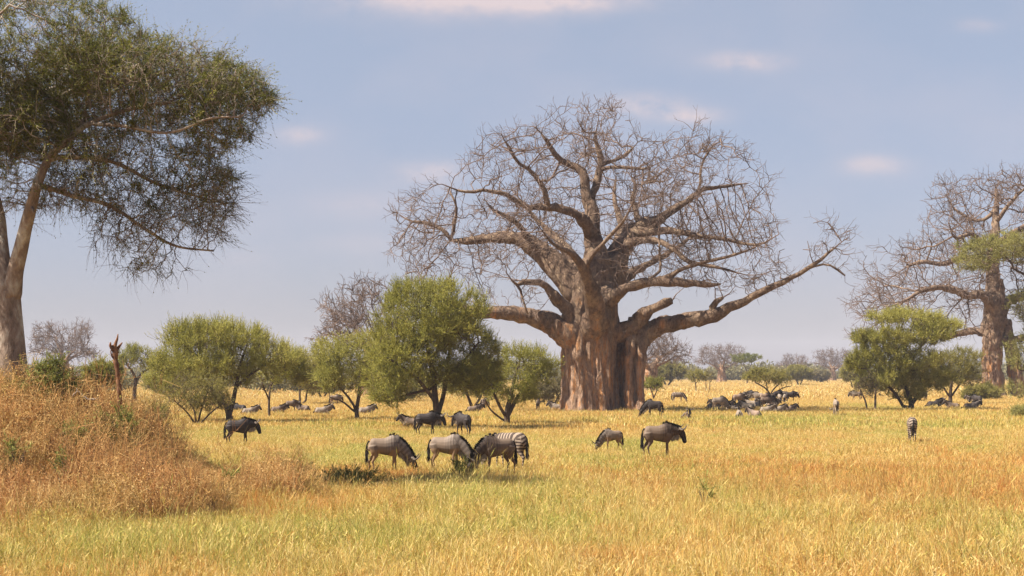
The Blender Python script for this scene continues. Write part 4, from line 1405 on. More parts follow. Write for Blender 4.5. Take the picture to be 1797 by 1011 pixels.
px_acacia('dry_sapling', 'half-leafless sapling pair standing left of the layered acacia', 135,
          [[(1522, 722, 4, 0), (1519, 705, 3, 0), (1512, 690, 2.5, 0), (1505, 672, 2, .1)], [(1536, 722, 5, 0), (1537, 700, 4, .2), (1538, 680, 3, .2)]],
          [(1522, 680, 0, 26, 22, 1.2, 1)], 32, 260, 0.25, 0.011, 0.7, 0.3, 0.09, 6, foliage=M_DULL, cat='sapling', twigs=1.0)
# smaller bushes out on the plain
px_acacia('flat_bush', 'flat-topped thorn bush on spreading stems above the resting herd', 206,
          [[(1351, 702, 4, 0), (1350, 692, 3, 0), (1340, 682, 2.5, -.3), (1325, 674, 2, -.6)], [(1351, 700, 3, 0), (1356, 688, 2.5, .2), (1368, 676, 2, .4)], [(1350, 698, 2.5, 0), (1347, 684, 2, .3), (1345, 672, 1.6, .4)], [(1354, 694, 2, 0), (1376, 682, 1.8, -.4), (1388, 680, 1.2, -.5)]],
          [(1343, 663, 0, 40, 11, 2.6, 1.3), (1365, 668, 0, 26, 9, 1.8, .5)], 33, 420, 0.38, 0.018, 3.0, 0.4, 0.16, 8, foliage=M_OLIVE, cat='bush', lo_tint=.05)
px_acacia('thorn_bush', 'small dark green bush beside the right stems of the huge baobab', 190,
          [[(1147, 702, 3, 0), (1146, 692, 2.4, 0), (1142, 682, 1.6, 0)], [(1147, 698, 2, 0), (1153, 684, 1.6, .2)]],
          [(1145, 675, 0, 19, 11, 1.3, 1)], 34, 240, 0.34, 0.016, 3.2, 0.36, 0.15, 8, cat='bush', lo_tint=-.05)
px_acacia('acacia_tree', 'tiny flat bright green tree overlapping the right of the broad distant baobab', 480,
          [[(1311, 674, 2.4, 0), (1311, 660, 2, 0), (1308, 645, 1.4, 0), (1300, 638, 1, 0)], [(1311, 655, 1.5, 0), (1318, 640, 1, 0)]],
          [(1309, 629, 0, 26, 8, 3.6, 1)], 35, 300, 0.7, 0.03, 3.2, 0.55, 0.32, 8, foliage=M_BROAD, lo_tint=0.0)
px_acacia('acacia_tree', 'small slim tree on the plain left of the broad distant baobab', 265,
          [[(1222, 690, 2.2, 0), (1221, 676, 1.8, 0), (1219, 664, 1.2, 0)], [(1221, 674, 1.2, 0), (1228, 664, 1, .2)]],
          [(1223, 661, 0, 19, 8, 1.6, 1)], 36, 260, 0.42, 0.02, 3.0, 0.4, 0.2, 8, lo_tint=.05, foliage=M_OLIVE)
px_acacia('acacia_tree', 'thin twin-stemmed sapling just right of the small slim plain tree', 280,
          [[(1239, 688, 1.6, 0), (1239, 670, 1.2, 0)], [(1245, 688, 1.5, 0), (1246, 668, 1.2, 0)]],
          [(1243, 662, 0, 12, 9, 1.2, 1)], 37, 140, 0.4, 0.02, 2.2, 0.4, 0.2, 7, foliage=M_DULL)
px_acacia('thorn_bush', 'rounded grey-brown bush left of the huge baobab trunk base', 158,
          [[(968, 713, 3, 0), (962, 700, 2.5, 0), (952, 690, 2, 0)], [(970, 713, 3, 0), (980, 695, 2.4, .2)], [(969, 713, 2, 0), (968, 690, 2, .4)]],
          [(966, 686, 0, 34, 22, 2.4, 1)], 38, 520, 0.36, 0.014, 3.0, 0.4, 0.15, 8, foliage=M_DULL, cat='bush')
px_acacia('thorn_bush', 'spindly small bush behind the scrub left of the broad bushy acacia', 92,
          [[(277, 722, 3, 0), (275, 706, 2.5, 0), (264, 692, 1.8, -.2)], [(277, 715, 2.4, 0), (290, 695, 1.8, .2)]],
          [(276, 692, 0, 26, 16, 1.2, 1)], 39, 280, 0.24, 0.010, 1.6, 0.28, 0.08, 7, foliage=M_OLIVE, cat='bush', twigs=1.0)
for (nm, lab, D, px, py, rx, ry, sd, fo, lt) in (
        ('round_bush', 'broad green thicket seen just right of the huge baobab across the plain', 400, 1170, 653, 34, 14, 61, M_OLIVE, 0.05),
        ('round_bush', 'round olive bush under the smallest distant baobab', 430, 1402, 656, 24, 12, 62, M_OLIVE, 0.0),
        ('round_bush', 'dull low bush at the foot of the thick straight distant baobab', 520, 1436, 660, 20, 8, 63, M_DULL, 0.1),
        ('round_bush', 'green bush filling the gap right of the thick straight distant baobab', 330, 1497, 652, 22, 18, 64, M_OLIVE, 0.1),
        ('round_bush', 'dark green bush left of the big acacia trunk at the picture edge', 120, 10, 640, 32, 26, 65, M_LEAF, -0.05),
        ('round_bush', 'leafy bush behind the mound left of the dead snag', 110, 180, 655, 34, 22, 66, M_LEAF, 0.0),
        ('round_bush', 'dusty bush behind the dark flat-topped tree', 230, 290, 668, 42, 20, 67, M_OLIVE, 0.15),
        ('round_bush', 'pale bush below the gap between the left trees', 210, 565, 672, 34, 20, 68, M_OLIVE, 0.2),
        ('round_bush', 'green bush behind the legs of the tallest acacia', 175, 700, 680, 60, 24, 69, M_OLIVE, 0.1),
        ('round_bush', 'green bush behind the dense low acacia', 150, 830, 668, 50, 28, 70, M_LEAF, 0.05),
        ('round_bush', 'low green bush at the foot of the tall right baobab', 195, 1722, 690, 34, 14, 71, M_OLIVE, 0.1),
        ('round_bush', 'rough straggly bush in the grass at the right edge', 118, 1806, 724, 30, 9, 72, M_PALE, 0.3)):
    by = 655 + F * CAMZ / D
    px_acacia(nm, lab, D, [[(px, by, rx * .12, 0), (px - rx * .2, (by + py) / 2, rx * .09, 0), (px - rx * .4, py, rx * .06, .2)], [(px + 1, by, rx * .1, 0), (px + rx * .3, (by + py) / 2, rx * .07, .3), (px + rx * .4, py, rx * .05, .3)]],
              [(px, py, 0, rx, ry, rx * D / F * 0.8, 1), (px - rx * .4, py + ry * .3, 0, rx * .6, ry * .7, rx * D / F * .5, .5), (px + rx * .5, py + ry * .25, 0, rx * .5, ry * .7, rx * D / F * .5, .5)],
              sd, 520, rx * D / F * 0.13, D * 7.5e-5, 3.4, rx * D / F * 0.20, max(D * 9.0e-4, 0.11), 8, cat='bush', foliage=fo, lo_tint=lt)


def left_acacia():
    D = 44.6
    st = [[(22, 690, 62, 0), (21, 655, 56, 0), (19, 600, 50, 0), (16, 550, 46, 0), (12, 510, 45, 0), (4, 470, 34, 0), (-6, 420, 28, .3), (-14, 380, 24, .6), (-30, 320, 20, .8), (-40, 250, 16, 1), (-50, 180, 11, 1.2), (-40, 110, 7, 1.4)],
          [(20, 520, 40, 0), (30, 480, 30, -.2), (44, 440, 26, -.4), (56, 405, 23, -.6), (68, 375, 21, -.8), (85, 330, 17, -1), (105, 285, 14, -1), (135, 255, 12, -1), (170, 225, 9, -.8), (230, 200, 7, -.6), (300, 185, 5, -.4), (370, 180, 4, -.2)],
          [(-40, 260, 14, 1), (0, 215, 13, .6), (45, 190, 12, .2), (100, 180, 10, -.2), (160, 150, 8, -.4), (230, 130, 6, 0), (310, 120, 4, .4)],
          [(-30, 300, 14, .8), (10, 165, 10, .5), (60, 150, 8, 1), (130, 100, 6, 1.5), (200, 60, 4, 2)],
          [(105, 285, 10, -1), (150, 280, 9, -.5), (200, 285, 7, 0), (250, 305, 6, .5), (310, 330, 5, 1), (370, 345, 3, 1.4)],
          [(85, 330, 10, -1), (130, 345, 8, -.4), (190, 360, 7, .2), (240, 395, 6, .8), (290, 420, 4.5, 1.2), (350, 430, 3, 1.6)],
          [(170, 225, 7, -.8), (240, 235, 6, -1.4), (320, 250, 5, -1.8), (400, 230, 4, -2), (450, 220, 3, -2)],
          [(-50, 200, 12, 1), (-120, 150, 9, .5), (-200, 120, 6, 0), (-280, 110, 4, 0)],
          [(-20, 350, 14, .6), (-80, 290, 10, 1.2), (-160, 250, 7, 1.6), (-240, 230, 4, 2)],
          [(0, 215, 10, .6), (-10, 140, 8, -1), (20, 80, 6, -2), (70, 40, 4, -2.4)],
          [(68, 375, 8, -.8), (76, 372, 7, -1), (80, 382, 3, -1.1)],
          [(300, 185, 4, -.4), (380, 140, 3.5, 0), (430, 150, 3, .2), (470, 165, 2, .3)]]
    rows = [(90, 90, 0, 180, 100, 3.8, 2.4), (250, 150, 0, 170, 85, 3.4, 2.4), (400, 190, -.6, 88, 78, 2.4, 1.25), (320, 330, 1, 88, 90, 2.2, 2.3), (60, 250, 0, 130, 90, 3.4, 1.3), (190, 300, 0, 130, 80, 3, 1.2),
            (262, 415, .8, 118, 66, 2.2, 1.7), (340, 400, .8, 55, 50, 1.5, .6), (-120, 130, 0, 210, 150, 4, 2.2), (60, 320, 0, 100, 48, 2.6, .6), (450, 205, -1, 52, 58, 1.6, .5)]
    s = D / F

    def leafless(p):
        # the hanging lower twigs on the right carry few leaves
        px = p[:, 0] * F / D + CX
        py = HY - (p[:, 2] - CAMZ) * F / D
        return np.clip((py - 225) / 170 + np.clip((px - 250) / 700, -0.1, 0.22), 0.05, 0.82)
    z = gz((22 - CX) * s, D)
    st3 = [pxpath(D, r) for r in st]
    st3[0][0] = (st3[0][0][0], st3[0][0][1], z - 0.3, st3[0][0][3])
    base = (st3[0][0][0], st3[0][0][1], z)
    jr = np.random.default_rng(3)
    st3 = [[tuple(np.array(r) + np.array([*(jr.normal(size=3) * (0.10 if 2 < i and k_ > 1 else 0.0)), 0])) for i, r in enumerate(rows_)] for k_, rows_ in enumerate(st3)]
    root = make_acacia('acacia_tree', 'great thorny acacia with a thick forked trunk overhanging the left of the view', 'tree', base, st3, [(*b_[:4], b_[4] * 0.82, *b_[5:]) for b_ in pxblobs(D, rows)], 44, 13500, 0.19, 0.007,
                       2.0, 0.18, 0.058, 8, M_BIGBARK, M_THORN, up=0.35, kill=0.20, infl=1.9, bias=(0.05, 0, -0.06), leafless=leafless, twigs=1.5, lo_tint=0.10, spray=2, spray_len=0.17, spray_bias=(0.14, 0, -0.12), gap=(0.40, 0.85, 0.20))
    return root


left_acacia()


# leafy green shrubs and dead wood on the mound
def leafy_shrub(label, px, D, w, h, seed, n=900, leaf=0.12, mat=None):
    x = (px - CX) * D / F
    b = np.array((x, D, gz(x, D)))
    rng = np.random.default_rng(seed)
    st = []
    for k in range(6):
        a = rng.random() * 6.283
        st.append([(*(b + (0, 0, -0.05)), 0.02), (*(b + np.array((math.cos(a) * w * .2, math.sin(a) * w * .2, h * .4))), 0.014), (*(b + np.array((math.cos(a) * w * .4, math.sin(a) * w * .4, h * .75))), 0.008)])
    make_acacia('leafy_shrub', label, 'shrub', b, st, [(b[0], b[1], b[2] + h * .6, w * .5, w * .45, h * .42, 1)], seed, n // 3, 0.14, 0.006, 2.0, 0.2, leaf, 4, M_ACBARK, mat or M_BROAD, up=0.3, lo_tint=0.15, spray=1, spray_len=0.08)


leafy_shrub('bright leafy shrub growing against the big acacia trunk on the mound', 82, 42.3, 1.6, 1.5, 81, 560, 0.085)
leafy_shrub('green creeper-like shrub around the foot of the dead snag', 206, 40.5, 1.1, 1.35, 82, 260, 0.08)
leafy_shrub('leafy shrub in the rusty scrub just under the bleached branch', 130, 39.6, 1.0, 1.0, 83, 150, 0.08)
leafy_shrub('small green shrub in the scrub below the bright leafy shrub', 30, 38.0, 0.7, 0.9, 84, 110, 0.08)
leafy_shrub('green tuft of leaves half way down the scrubby mound', 112, 37.2, 0.6, 0.9, 85, 110, 0.08)
leafy_shrub('upright green weed at the front edge of the scrub', 397, 37.6, 0.35, 0.75, 86, 300, 0.09)
leafy_shrub('smaller green weed beside the upright weed', 372, 35.5, 0.3, 0.5, 87, 220, 0.08)
leafy_shrub('dusky low herb patch in the grass below the left grazing wildebeest', 598, 45.5, 2.6, 0.42, 88, 330, 0.08, M_OLIVE)  # herbs kept where the dark tone is the acacia's cast shadow
leafy_shrub('green weed in front of the grazing wildebeest in the middle', 808, 48.5, 0.7, 0.5, 89, 300, 0.09)
leafy_shrub('leafy weed standing in the yellow grass at the centre right', 1237, 38.2, 0.35, 0.55, 90, 260, 0.09)
leafy_shrub('dusky herb patch left of the low herb patch', 520, 45.5, 0.9, 0.4, 91, 400, 0.08, M_OLIVE)  # these too sit where the dark tone is cast shadow


def dead_wood():
    D = 41.5
    g = Geo()
    def Lp(*rows):
        return np.array(pxpath(D, rows))
    x = (208 - CX) * D / F
    base = np.array((x, D, gz(x, D)))
    main = Lp((212, 735, 11, 0), (210, 700, 9, 0), (208, 670, 8, 0), (205, 645, 8, 0), (202, 620, 10, 0), (200, 606, 8, 0))
    main[0, 2] = base[2] - 0.1
    r = resample(main, 0.06)
    rng = np.random.default_rng(7)
    tube(g, r[:, :3] + rng.normal(size=(len(r), 3)) * 0.008, r[:, 3] * (1 + 0.15 * rng.normal(size=len(r))), 9)
    for rows in (((201, 612, 8, 0), (203, 603, 6, 0), (206, 594, 4, 0), (207, 586, 1.5, 0)), ((203, 616, 7, .05), (208, 608, 5, .08), (213, 601, 2, .1)), ((200, 615, 7, -.05), (195, 607, 5, -.08), (196, 601, 2.5, -.1)), ((204, 632, 5, 0), (197, 625, 3, -.05), (195, 615, 2, -.05))):
        q = resample(Lp(*rows), 0.05)
        tube(g, q[:, :3], q[:, 3], 7)
    root = mesh_obj('dead_snag', g.mesh('dead_snag', base), M_DEADWOOD, None, base)
    tag(root, 'upright reddish dead tree snag with a forked broken top', 'dead tree')
    g = Geo()
    D = 41.5
    for rows in (((124, 698, 2, .1), (130, 690, 4, .05), (137, 686, 5, 0), (143, 691, 5, 0), (150, 698, 5, 0), (158, 701, 4.5, 0), (166, 701, 4, 0), (173, 698, 2, 0)), ((137, 687, 4, 0), (134, 681, 2, 0)), ((166, 701, 3, 0), (172, 702, 2, .05))):
        q = resample(Lp(*rows), 0.06)
        q[:, :3] += rng.normal(size=(len(q), 3)) * 0.008
        tube(g, q[:, :3], q[:, 3] * (0.62 + 0.1 * rng.normal(size=len(q))), 7)
    o = P(150, 698, D)
    b = mesh_obj('bleached_branch', g.mesh('bleached_branch', o), M_BLEACHED, None, o)
    tag(b, 'pale bleached dead branch lying over the scrub on the mound', 'branch')


dead_wood()


def far_wood():
    """the hazy line of bush along the end of the plain, too thick to count"""
    rng = np.random.default_rng(77)
    protos = []
    for k in range(5):
        g = Geo()
        n = 700
        c = in_blobs(rng, [(0, 0, 2.6, 4.2, 4.2, 1.7, 2), (2.2, 1, 2.0, 2.6, 2.6, 1.5, 1), (-2.4, 0, 1.8, 2.4, 2.4, 1.5, 1)], n, 0.55)
        clump = vnoise(c[:, 0], c[:, 2] * 1.5 + c[:, 1], 1.5, k)
        leaves(g, c, rng.normal(size=(n, 3)) + np.array((0, 0, 0.8)), 0.75, 0.42, rng, np.clip(0.1 + 0.5 * clump + 0.35 * rng.random(n), 0, 1))
        for q in range(4):
            a = rng.random() * 6.283
            e = np.array((math.cos(a) * 1.8, math.sin(a) * 1.8, 2.4))
            prisms(g, np.array([(0, 0, -0.2), e * 0.5 + (0, 0, .2)]), np.array([e * 0.5 + (0, 0, .2), e]), 0.14, 0.07, 4, tint=0.0)
        protos.append(g)
    n = 620
    y = 640 + 500 * rng.random(n) ** 1.2
    x = (rng.random(n) * 2 - 1) * y * 0.40
    s = 0.7 + 0.9 * rng.random(n)
    s *= 0.7 + 0.7 * vnoise(x, y, 60, 3)
    # nearer thicket behind the trees on the left
    m = 60
    y2 = 260 + 200 * rng.random(m)
    x2 = -y2 * (0.02 + 0.36 * rng.random(m))
    x, y, s = np.concatenate([x, x2]), np.concatenate([y, y2]), np.concatenate([s, 0.5 + 0.5 * rng.random(m)])
    mat = leaf_mat('far_leaf', [(0.0, (0.10, 0.088, 0.042)), (0.5, (0.18, 0.16, 0.065)), (1.0, (0.28, 0.24, 0.10))])
    o = scatter('distant_woodland', protos, np.stack([x, y, np.zeros(len(x)) - 0.1], 1), rng.integers(0, 5, len(x)), rng.random(len(x)) * 6.283, s, mat)
    return o


far_wood()

# ------------------------------------------------------------------ animals


def loft(geo, rows, sides=16):
    """rows: x y z half-width half-depth; section square to the path"""
    r = np.asarray(rows, float)
    p = r[:, :3]
    t = unit(np.gradient(p, axis=0))
    u = np.array((0.0, 1, 0)) - t * t[:, 1:2]
    u = unit(u)
    w = np.cross(t, u)
    th = np.linspace(0, 2 * math.pi, sides, endpoint=False)
    v = p[:, None, :] + u[:, None, :] * (np.cos(th)[None, :] * r[:, 3:4])[:, :, None] + w[:, None, :] * (np.sin(th)[None, :] * r[:, 4:5])[:, :, None]
    n = len(r)
    v = np.concatenate([v.reshape(-1, 3), p[:1] - t[:1] * r[0, 3] * 0.4, p[-1:] + t[-1:] * r[-1, 3] * 0.4])
    i = np.arange(n - 1)[:, None] * sides
    j = np.arange(sides)[None, :]
    j2 = (j + 1) % sides
    q = np.stack([i + j, i + j2, i + sides + j2, i + sides + j], -1).reshape(-1, 4)
    jj = np.arange(sides)
    tr = np.concatenate([np.stack([np.full(sides, n * sides), (jj + 1) % sides, jj], -1), np.stack([np.full(sides, n * sides + 1), (n - 1) * sides + jj, (n - 1) * sides + (jj + 1) % sides], -1)])
    geo.add(v, q, tr)


def dens(rows, k=6):
    r = np.asarray(rows, float)
    t = np.linspace(0, len(r) - 1, (len(r) - 1) * k + 1)
    return np.stack([np.interp(t, np.arange(len(r)), r[:, c]) for c in range(r.shape[1])], 1)


# torso rows: x, 0, z, half-width, half-height
W_TORSO = [(-.60, 0, 1.01, .05, .10), (-.57, 0, 1.00, .13, .20), (-.45, 0, .985, .185, .25), (-.25, 0, .965, .205, .26), (-.03, 0, .945, .22, .29), (.14, 0, .955, .215, .345), (.27, 0, .975, .19, .375), (.37, 0, .985, .155, .345), (.46, 0, .97, .11, .25), (.52, 0, .96, .06, .12)]
Z_TORSO = [(-.68, 0, 1.05, .08, .14), (-.62, 0, 1.03, .17, .23), (-.45, 0, 1.0, .22, .275), (-.2, 0, .98, .24, .29), (.05, 0, .97, .235, .285), (.28, 0, .98, .20, .28), (.42, 0, 1.0, .16, .25), (.52, 0, 1.02, .1, .16)]


def legs(dx_f=(0, 0), dx_h=(0, 0), zebra=False):
    out = []
    for s, a, b in ((1, dx_f[0], dx_h[0]), (-1, dx_f[1], dx_h[1])):
        y = 0.105 * s
        out.append([(.34, y, .90, .075, .13), (.34, y, .72, .06, .085), (.33 + a * .5, y, .58, .045, .052), (.34 + a * .7, y, .42, .038, .042), (.335 + a, y, .36, .027, .03), (.335 + a, y, .12, .024, .026), (.345 + a, y, .06, .03, .034), (.36 + a, y, .0, .034, .045)])
        y = 0.115 * s
        b = b + (0.0 if zebra else 0.0)
        out.append([(-.50, y, .98, .10, .19), (-.47, y, .78, .09, .15), (-.46 + b * .4, y, .66, .062, .095), (-.54 + b * .6, y, .53, .045, .055), (-.61 + b * .8, y, .43, .035, .045), (-.59 + b * .9, y, .34, .028, .032), (-.57 + b, y, .12, .025, .028), (-.56 + b, y, .06, .03, .034), (-.54 + b, y, .0, .034, .045)])
    return out


def make_animal(kind, pose):
    """unit animal facing +x; returns dict of part meshes"""
    z = kind == 'zebra'
    torso = [list(r) for r in (Z_TORSO if z else W_TORSO)]
    lg = legs((0.05, -0.06), (-0.06, 0.08), z)
    if not z:
        lg = [[(a + (.07 if a < 0 else -.06), b, c, d, e) for a, b, c, d, e in l] for l in lg]
    if pose == 'stand':
        neck = [(.32, 0, 1.06, .13, .25), (.46, 0, 1.06, .105, .215), (.60, 0, 1.05, .09, .175), (.72, 0, 1.03, .08, .14)]
        head = [(.68, 0, 1.09, .075, .09), (.78, 0, 1.04, .085, .125), (.85, 0, .91, .07, .12), (.90, 0, .77, .058, .095), (.93, 0, .66, .062, .085), (.945, 0, .60, .052, .065)]
    elif pose == 'graze':
        neck = [(.36, 0, 1.03, .14, .24), (.52, 0, .93, .11, .20), (.68, 0, .77, .09, .16), (.80, 0, .60, .08, .13), (.86, 0, .48, .075, .115)]
        head = [(.83, 0, .56, .07, .09), (.88, 0, .47, .085, .12), (.94, 0, .34, .07, .11), (1.0, 0, .21, .058, .085), (1.04, 0, .12, .06, .075), (1.06, 0, .07, .05, .055)]
    else:  # lying
        for r in torso:
            r[2] -= 0.60
            r[3] *= 1.12
        neck = [(.34, 0, .50, .14, .22), (.50, 0, .62, .11, .18), (.64, 0, .72, .09, .15), (.74, 0, .78, .08, .12)]
        head = [(.70, 0, .83, .075, .10), (.80, 0, .78, .085, .12), (.90, 0, .66, .07, .11), (.98, 0, .54, .058, .085), (1.03, 0, .46, .055, .07)]
        lg = []
        for s in (1, -1):
            lg.append([(.34, .14 * s, .34, .08, .12), (.48, .17 * s, .16, .055, .07), (.60, .17 * s, .07, .04, .05), (.44, .19 * s, .05, .03, .035), (.30, .2 * s, .04, .03, .035)])
            lg.append([(-.50, .17 * s, .36, .11, .18), (-.28, .23 * s, .22, .08, .12), (-.14, .24 * s, .10, .05, .06), (-.32, .26 * s, .05, .035, .04), (-.5, .27 * s, .04, .03, .035)])
    if z:
        neck = [(a, b, c, d * 1.1, e * (1.0 if pose != 'graze' else .95)) for a, b, c, d, e in neck]
    g = Geo()
    sets = {'torso': dens(torso), 'neck': dens(neck), 'head': dens(head)}
    for nm in sets:
        loft(g, sets[nm])
    for i, l in enumerate(lg):
        sets['leg%d' % i] = dens(l)
        loft(g, sets['leg%d' % i], 10)
    hp = np.array(head)
    # ears
    top = hp[1, :3] + np.array((-.02, 0, .07) if pose != 'graze' else (.04, 0, .09))
    for s in (1, -1):
        loft(g, [(top[0] - .02, top[1] + .05 * s, top[2] - .02, .025, .03), (top[0] - .06, .13 * s, top[2] + .0 + (.07 if z else -.01), .022, .035), (top[0] - .09, .20 * s, top[2] + (.12 if z else -.04), .008, .012)], 8)
    body = remeshed(g, 'body', 0.020, 3)
    v = verts_of(body)
    names = list(sets)
    pts = np.concatenate([sets[n][:, :3] for n in names])
    rad = np.concatenate([sets[n][:, 3] for n in names])
    own = np.concatenate([np.full(len(sets[n]), i) for i, n in enumerate(names)])
    par = np.concatenate([np.linspace(0, 1, len(sets[n])) for n in names])
    reg = np.zeros(len(v), int)
    tt = np.zeros(len(v))
    for s in range(0, len(v), 2000):
        d = np.linalg.norm(v[s:s + 2000, None, :] - pts[None], axis=2) - rad[None] * 0.6
        k = d.argmin(1)
        reg[s:s + 2000] = own[k]
        tt[s:s + 2000] = par[k]
    lying = -0.60 if pose == 'lie' else 0.0
    zz = v[:, 2] - lying
    if z:
        ph = np.where(reg == 0, v[:, 0] * 9.0 + np.clip(-v[:, 0] - 0.2, 0, 1) * (zz - 0.8) * 14.0, 0)
        ph = np.where(reg == 1, 4.1 + tt * 4.6, ph)
        ph = np.where(reg == 2, 8.6 + tt * 5.0, ph)
        ph = np.where(reg > 2, zz * 9.5, ph)
        dark = np.where((reg == 2) & (tt > 0.75), 1.0, 0.0)
        attrs = dict(phase=ph, dark=dark)
    else:
        dark = np.zeros(len(v))
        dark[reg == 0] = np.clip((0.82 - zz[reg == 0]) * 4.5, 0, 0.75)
        dark[reg == 1] = 0.15 + 0.25 * tt[reg == 1]
        dark[reg == 2] = np.clip(0.3 + 1.3 * tt[reg == 2], 0, 1)
        lgm = reg > 2
        dark[lgm] = np.where(zz[lgm] < 0.07, 0.9, 0.18)
        brind = np.where(reg == 0, np.clip((v[:, 0] + 0.15) * 2.6, 0, 1), np.where(reg == 1, 1.0, 0.0))
        ph = np.where(reg == 1, 3.0 + tt * 5.5, v[:, 0] * 11.0)
        front = np.where(reg == 0, np.clip((v[:, 0] + .12) * 2.4, 0, 1), np.where((reg == 1) | (reg == 2), 1.0, 0.0))
        attrs = dict(phase=ph, dark=dark, front=front, brindle=brind, tan=np.where(lgm & (zz < 0.85), 1.0, 0.0))
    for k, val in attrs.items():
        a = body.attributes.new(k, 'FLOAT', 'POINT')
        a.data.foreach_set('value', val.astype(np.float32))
    parts = {'body': body}
    # mane: hair ridge along the crest
    rng = np.random.default_rng(4)
    nk = dens(neck, 10)
    t = unit(np.gradient(nk[:, :3], axis=0))
    w = np.cross(t, np.array((0, 1.0, 0)))
    up = w * np.sign(w[:, 2:3] + 1e-6)
    crest = nk[:, :3] + up * nk[:, 4:5] * 0.93
    if not z:
        hump = np.array([(x, 0, 1.345 + lying + dzz) for x, dzz in ((.10, -.045), (.20, -.005), (.30, .0))])
        crest = np.concatenate([hump, crest[(crest[:, 0] > 0.36)]])
        up = np.concatenate([np.repeat([[0, 0, 1.0]], 3, 0), up[-(len(crest) - 3):]])
    mg = Geo()
    n = 420
    k = rng.integers(0, len(crest) - 1, n)
    f = rng.random((n, 1))
    b = crest[k] * (1 - f) + crest[k + 1] * f + rng.normal(size=(n, 3)) * np.array((.01, .014, .0)) - up[k] * 0.02
    if z:
        d = up[k] + rng.normal(size=(n, 3)) * 0.12
        leaves(mg, b, d, 0.11, 0.035, rng, 0)
    else:
        d = up[k] * 0.7 + rng.normal(size=(n, 3)) * 0.3 + np.array((-.25, 0, -.1))
        leaves(mg, b, d, 0.11, 0.04, rng, 0)
        # hair hanging at the sides of the neck
    parts['mane'] = mg.mesh('mane', smooth=False)
    # tail
    tg = Geo()
    zt = (1.14 if not z else 1.16) + lying
    x0 = -.66 if z else -.58
    path = [(x0, 0, zt), (x0 - .07, 0, zt - .12), (x0 - .09, 0.02, zt - .32), (x0 - .09, .03, zt - .5)]
    if pose == 'lie':
        path = [(x0, 0, zt), (x0 - .08, 0.05, zt - .15), (x0 - .1, .12, zt - .35), (x0 - .1, .2, max(.06, zt - .48))]
    pr = resample([(*p, r) for p, r in zip(path, (.03, .024, .02, .016))], 0.05)
    tube(tg, pr[:, :3], pr[:, 3], 7, tint=0)
    n = 90
    k = rng.integers(len(pr) // 3, len(pr), n)
    low = np.array((0, 0, -1.0)) if pose != 'lie' else np.array((-.2, .3, -.3))
    leaves(tg, pr[k, :3] + rng.normal(size=(n, 3)) * 0.012, low + rng.normal(size=(n, 3)) * 0.12, 0.26 + 0.12 * rng.random(n), 0.03, rng, 0)
    parts['tail'] = tg.mesh('tail', smooth=False)
    if not z:
        # beard
        bg = Geo()
        n = 320
        under = nk[:, :3] - (w * np.sign(w[:, 2:3] + 1e-6)) * nk[:, 4:5] * 0.9
        k = rng.integers(len(under) // 4, len(under), n)
        leaves(bg, under[k] + rng.normal(size=(n, 3)) * 0.02, np.array((0.05, 0, -1.0)) + rng.normal(size=(n, 3)) * 0.15, 0.12 + 0.12 * rng.random(n), 0.03, rng, 0)
        parts['beard'] = bg.mesh('beard', smooth=False)
        for s, nm in ((1, 'horn'), (-1, 'horn_')):
            hg = Geo()
            o = hp[0, :3] + np.array((.05, 0, .05) if pose != 'graze' else (.07, 0, .0))
            fw = np.array((0, 0, 0.0))
            fwd = unit(hp[3, :3] - hp[1, :3])          # along the face
            upv = np.array((-fwd[2], 0, fwd[0]))       # out of the forehead
            upv = upv if upv[2] > 0 or pose == 'graze' else -upv
            if pose == 'graze':
                upv = np.array((1.0, 0, .35))
            yv = np.array((0, 1.0, 0))
            ctrl = [(0, .04, 0, .05), (.04, .16, .00, .045), (.07, .27, .02, .036), (.05, .335, .10, .028), (.0, .33, .2, .018), (-.04, .28, .27, .007)]
            q = resample([(*(o + fwd * a + yv * b_ * s + upv * c_), r_) for a, b_, c_, r_ in ctrl], 0.03)
            tube(hg, q[:, :3], q[:, 3], 8, tint=0)
            parts[nm] = hg.mesh('horn')
    return parts


def coat_mat(name, base, brindle, dark, tan, front=(0.2, 0.2, 0.2), famt=0.0):
    m, nt, b = new_mat(name)
    n1 = noise_n(nt, 5.0, 4)
    oi = nt.nodes.new('ShaderNodeObjectInfo')
    c = mix_n(nt, math_m(nt, 'MULTIPLY', n1, 0.9), base, tuple(x * 0.62 for x in base))
    c = mix_n(nt, math_m(nt, 'MULTIPLY', attr_n(nt, 'tan'), 0.8), c, tan)
    c = mix_n(nt, math_m(nt, 'MULTIPLY', attr_n(nt, 'front'), famt), c, front)
    ph = math_m(nt, 'ADD', attr_n(nt, 'phase'), math_m(nt, 'MULTIPLY', n1, 0.7))
    s = math_m(nt, 'SINE', math_m(nt, 'MULTIPLY', ph, 6.283))
    s = math_m(nt, 'MULTIPLY', math_m(nt, 'ADD', s, 0.25), 1.6, True)
    s = math_m(nt, 'MULTIPLY', s, attr_n(nt, 'brindle'))
    c = mix_n(nt, math_m(nt, 'MULTIPLY', s, 0.5), c, brindle)
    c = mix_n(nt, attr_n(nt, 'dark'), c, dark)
    nt.links.new(c, b.inputs['Base Color'])
    b.inputs['Roughness'].default_value = 0.65
    return m


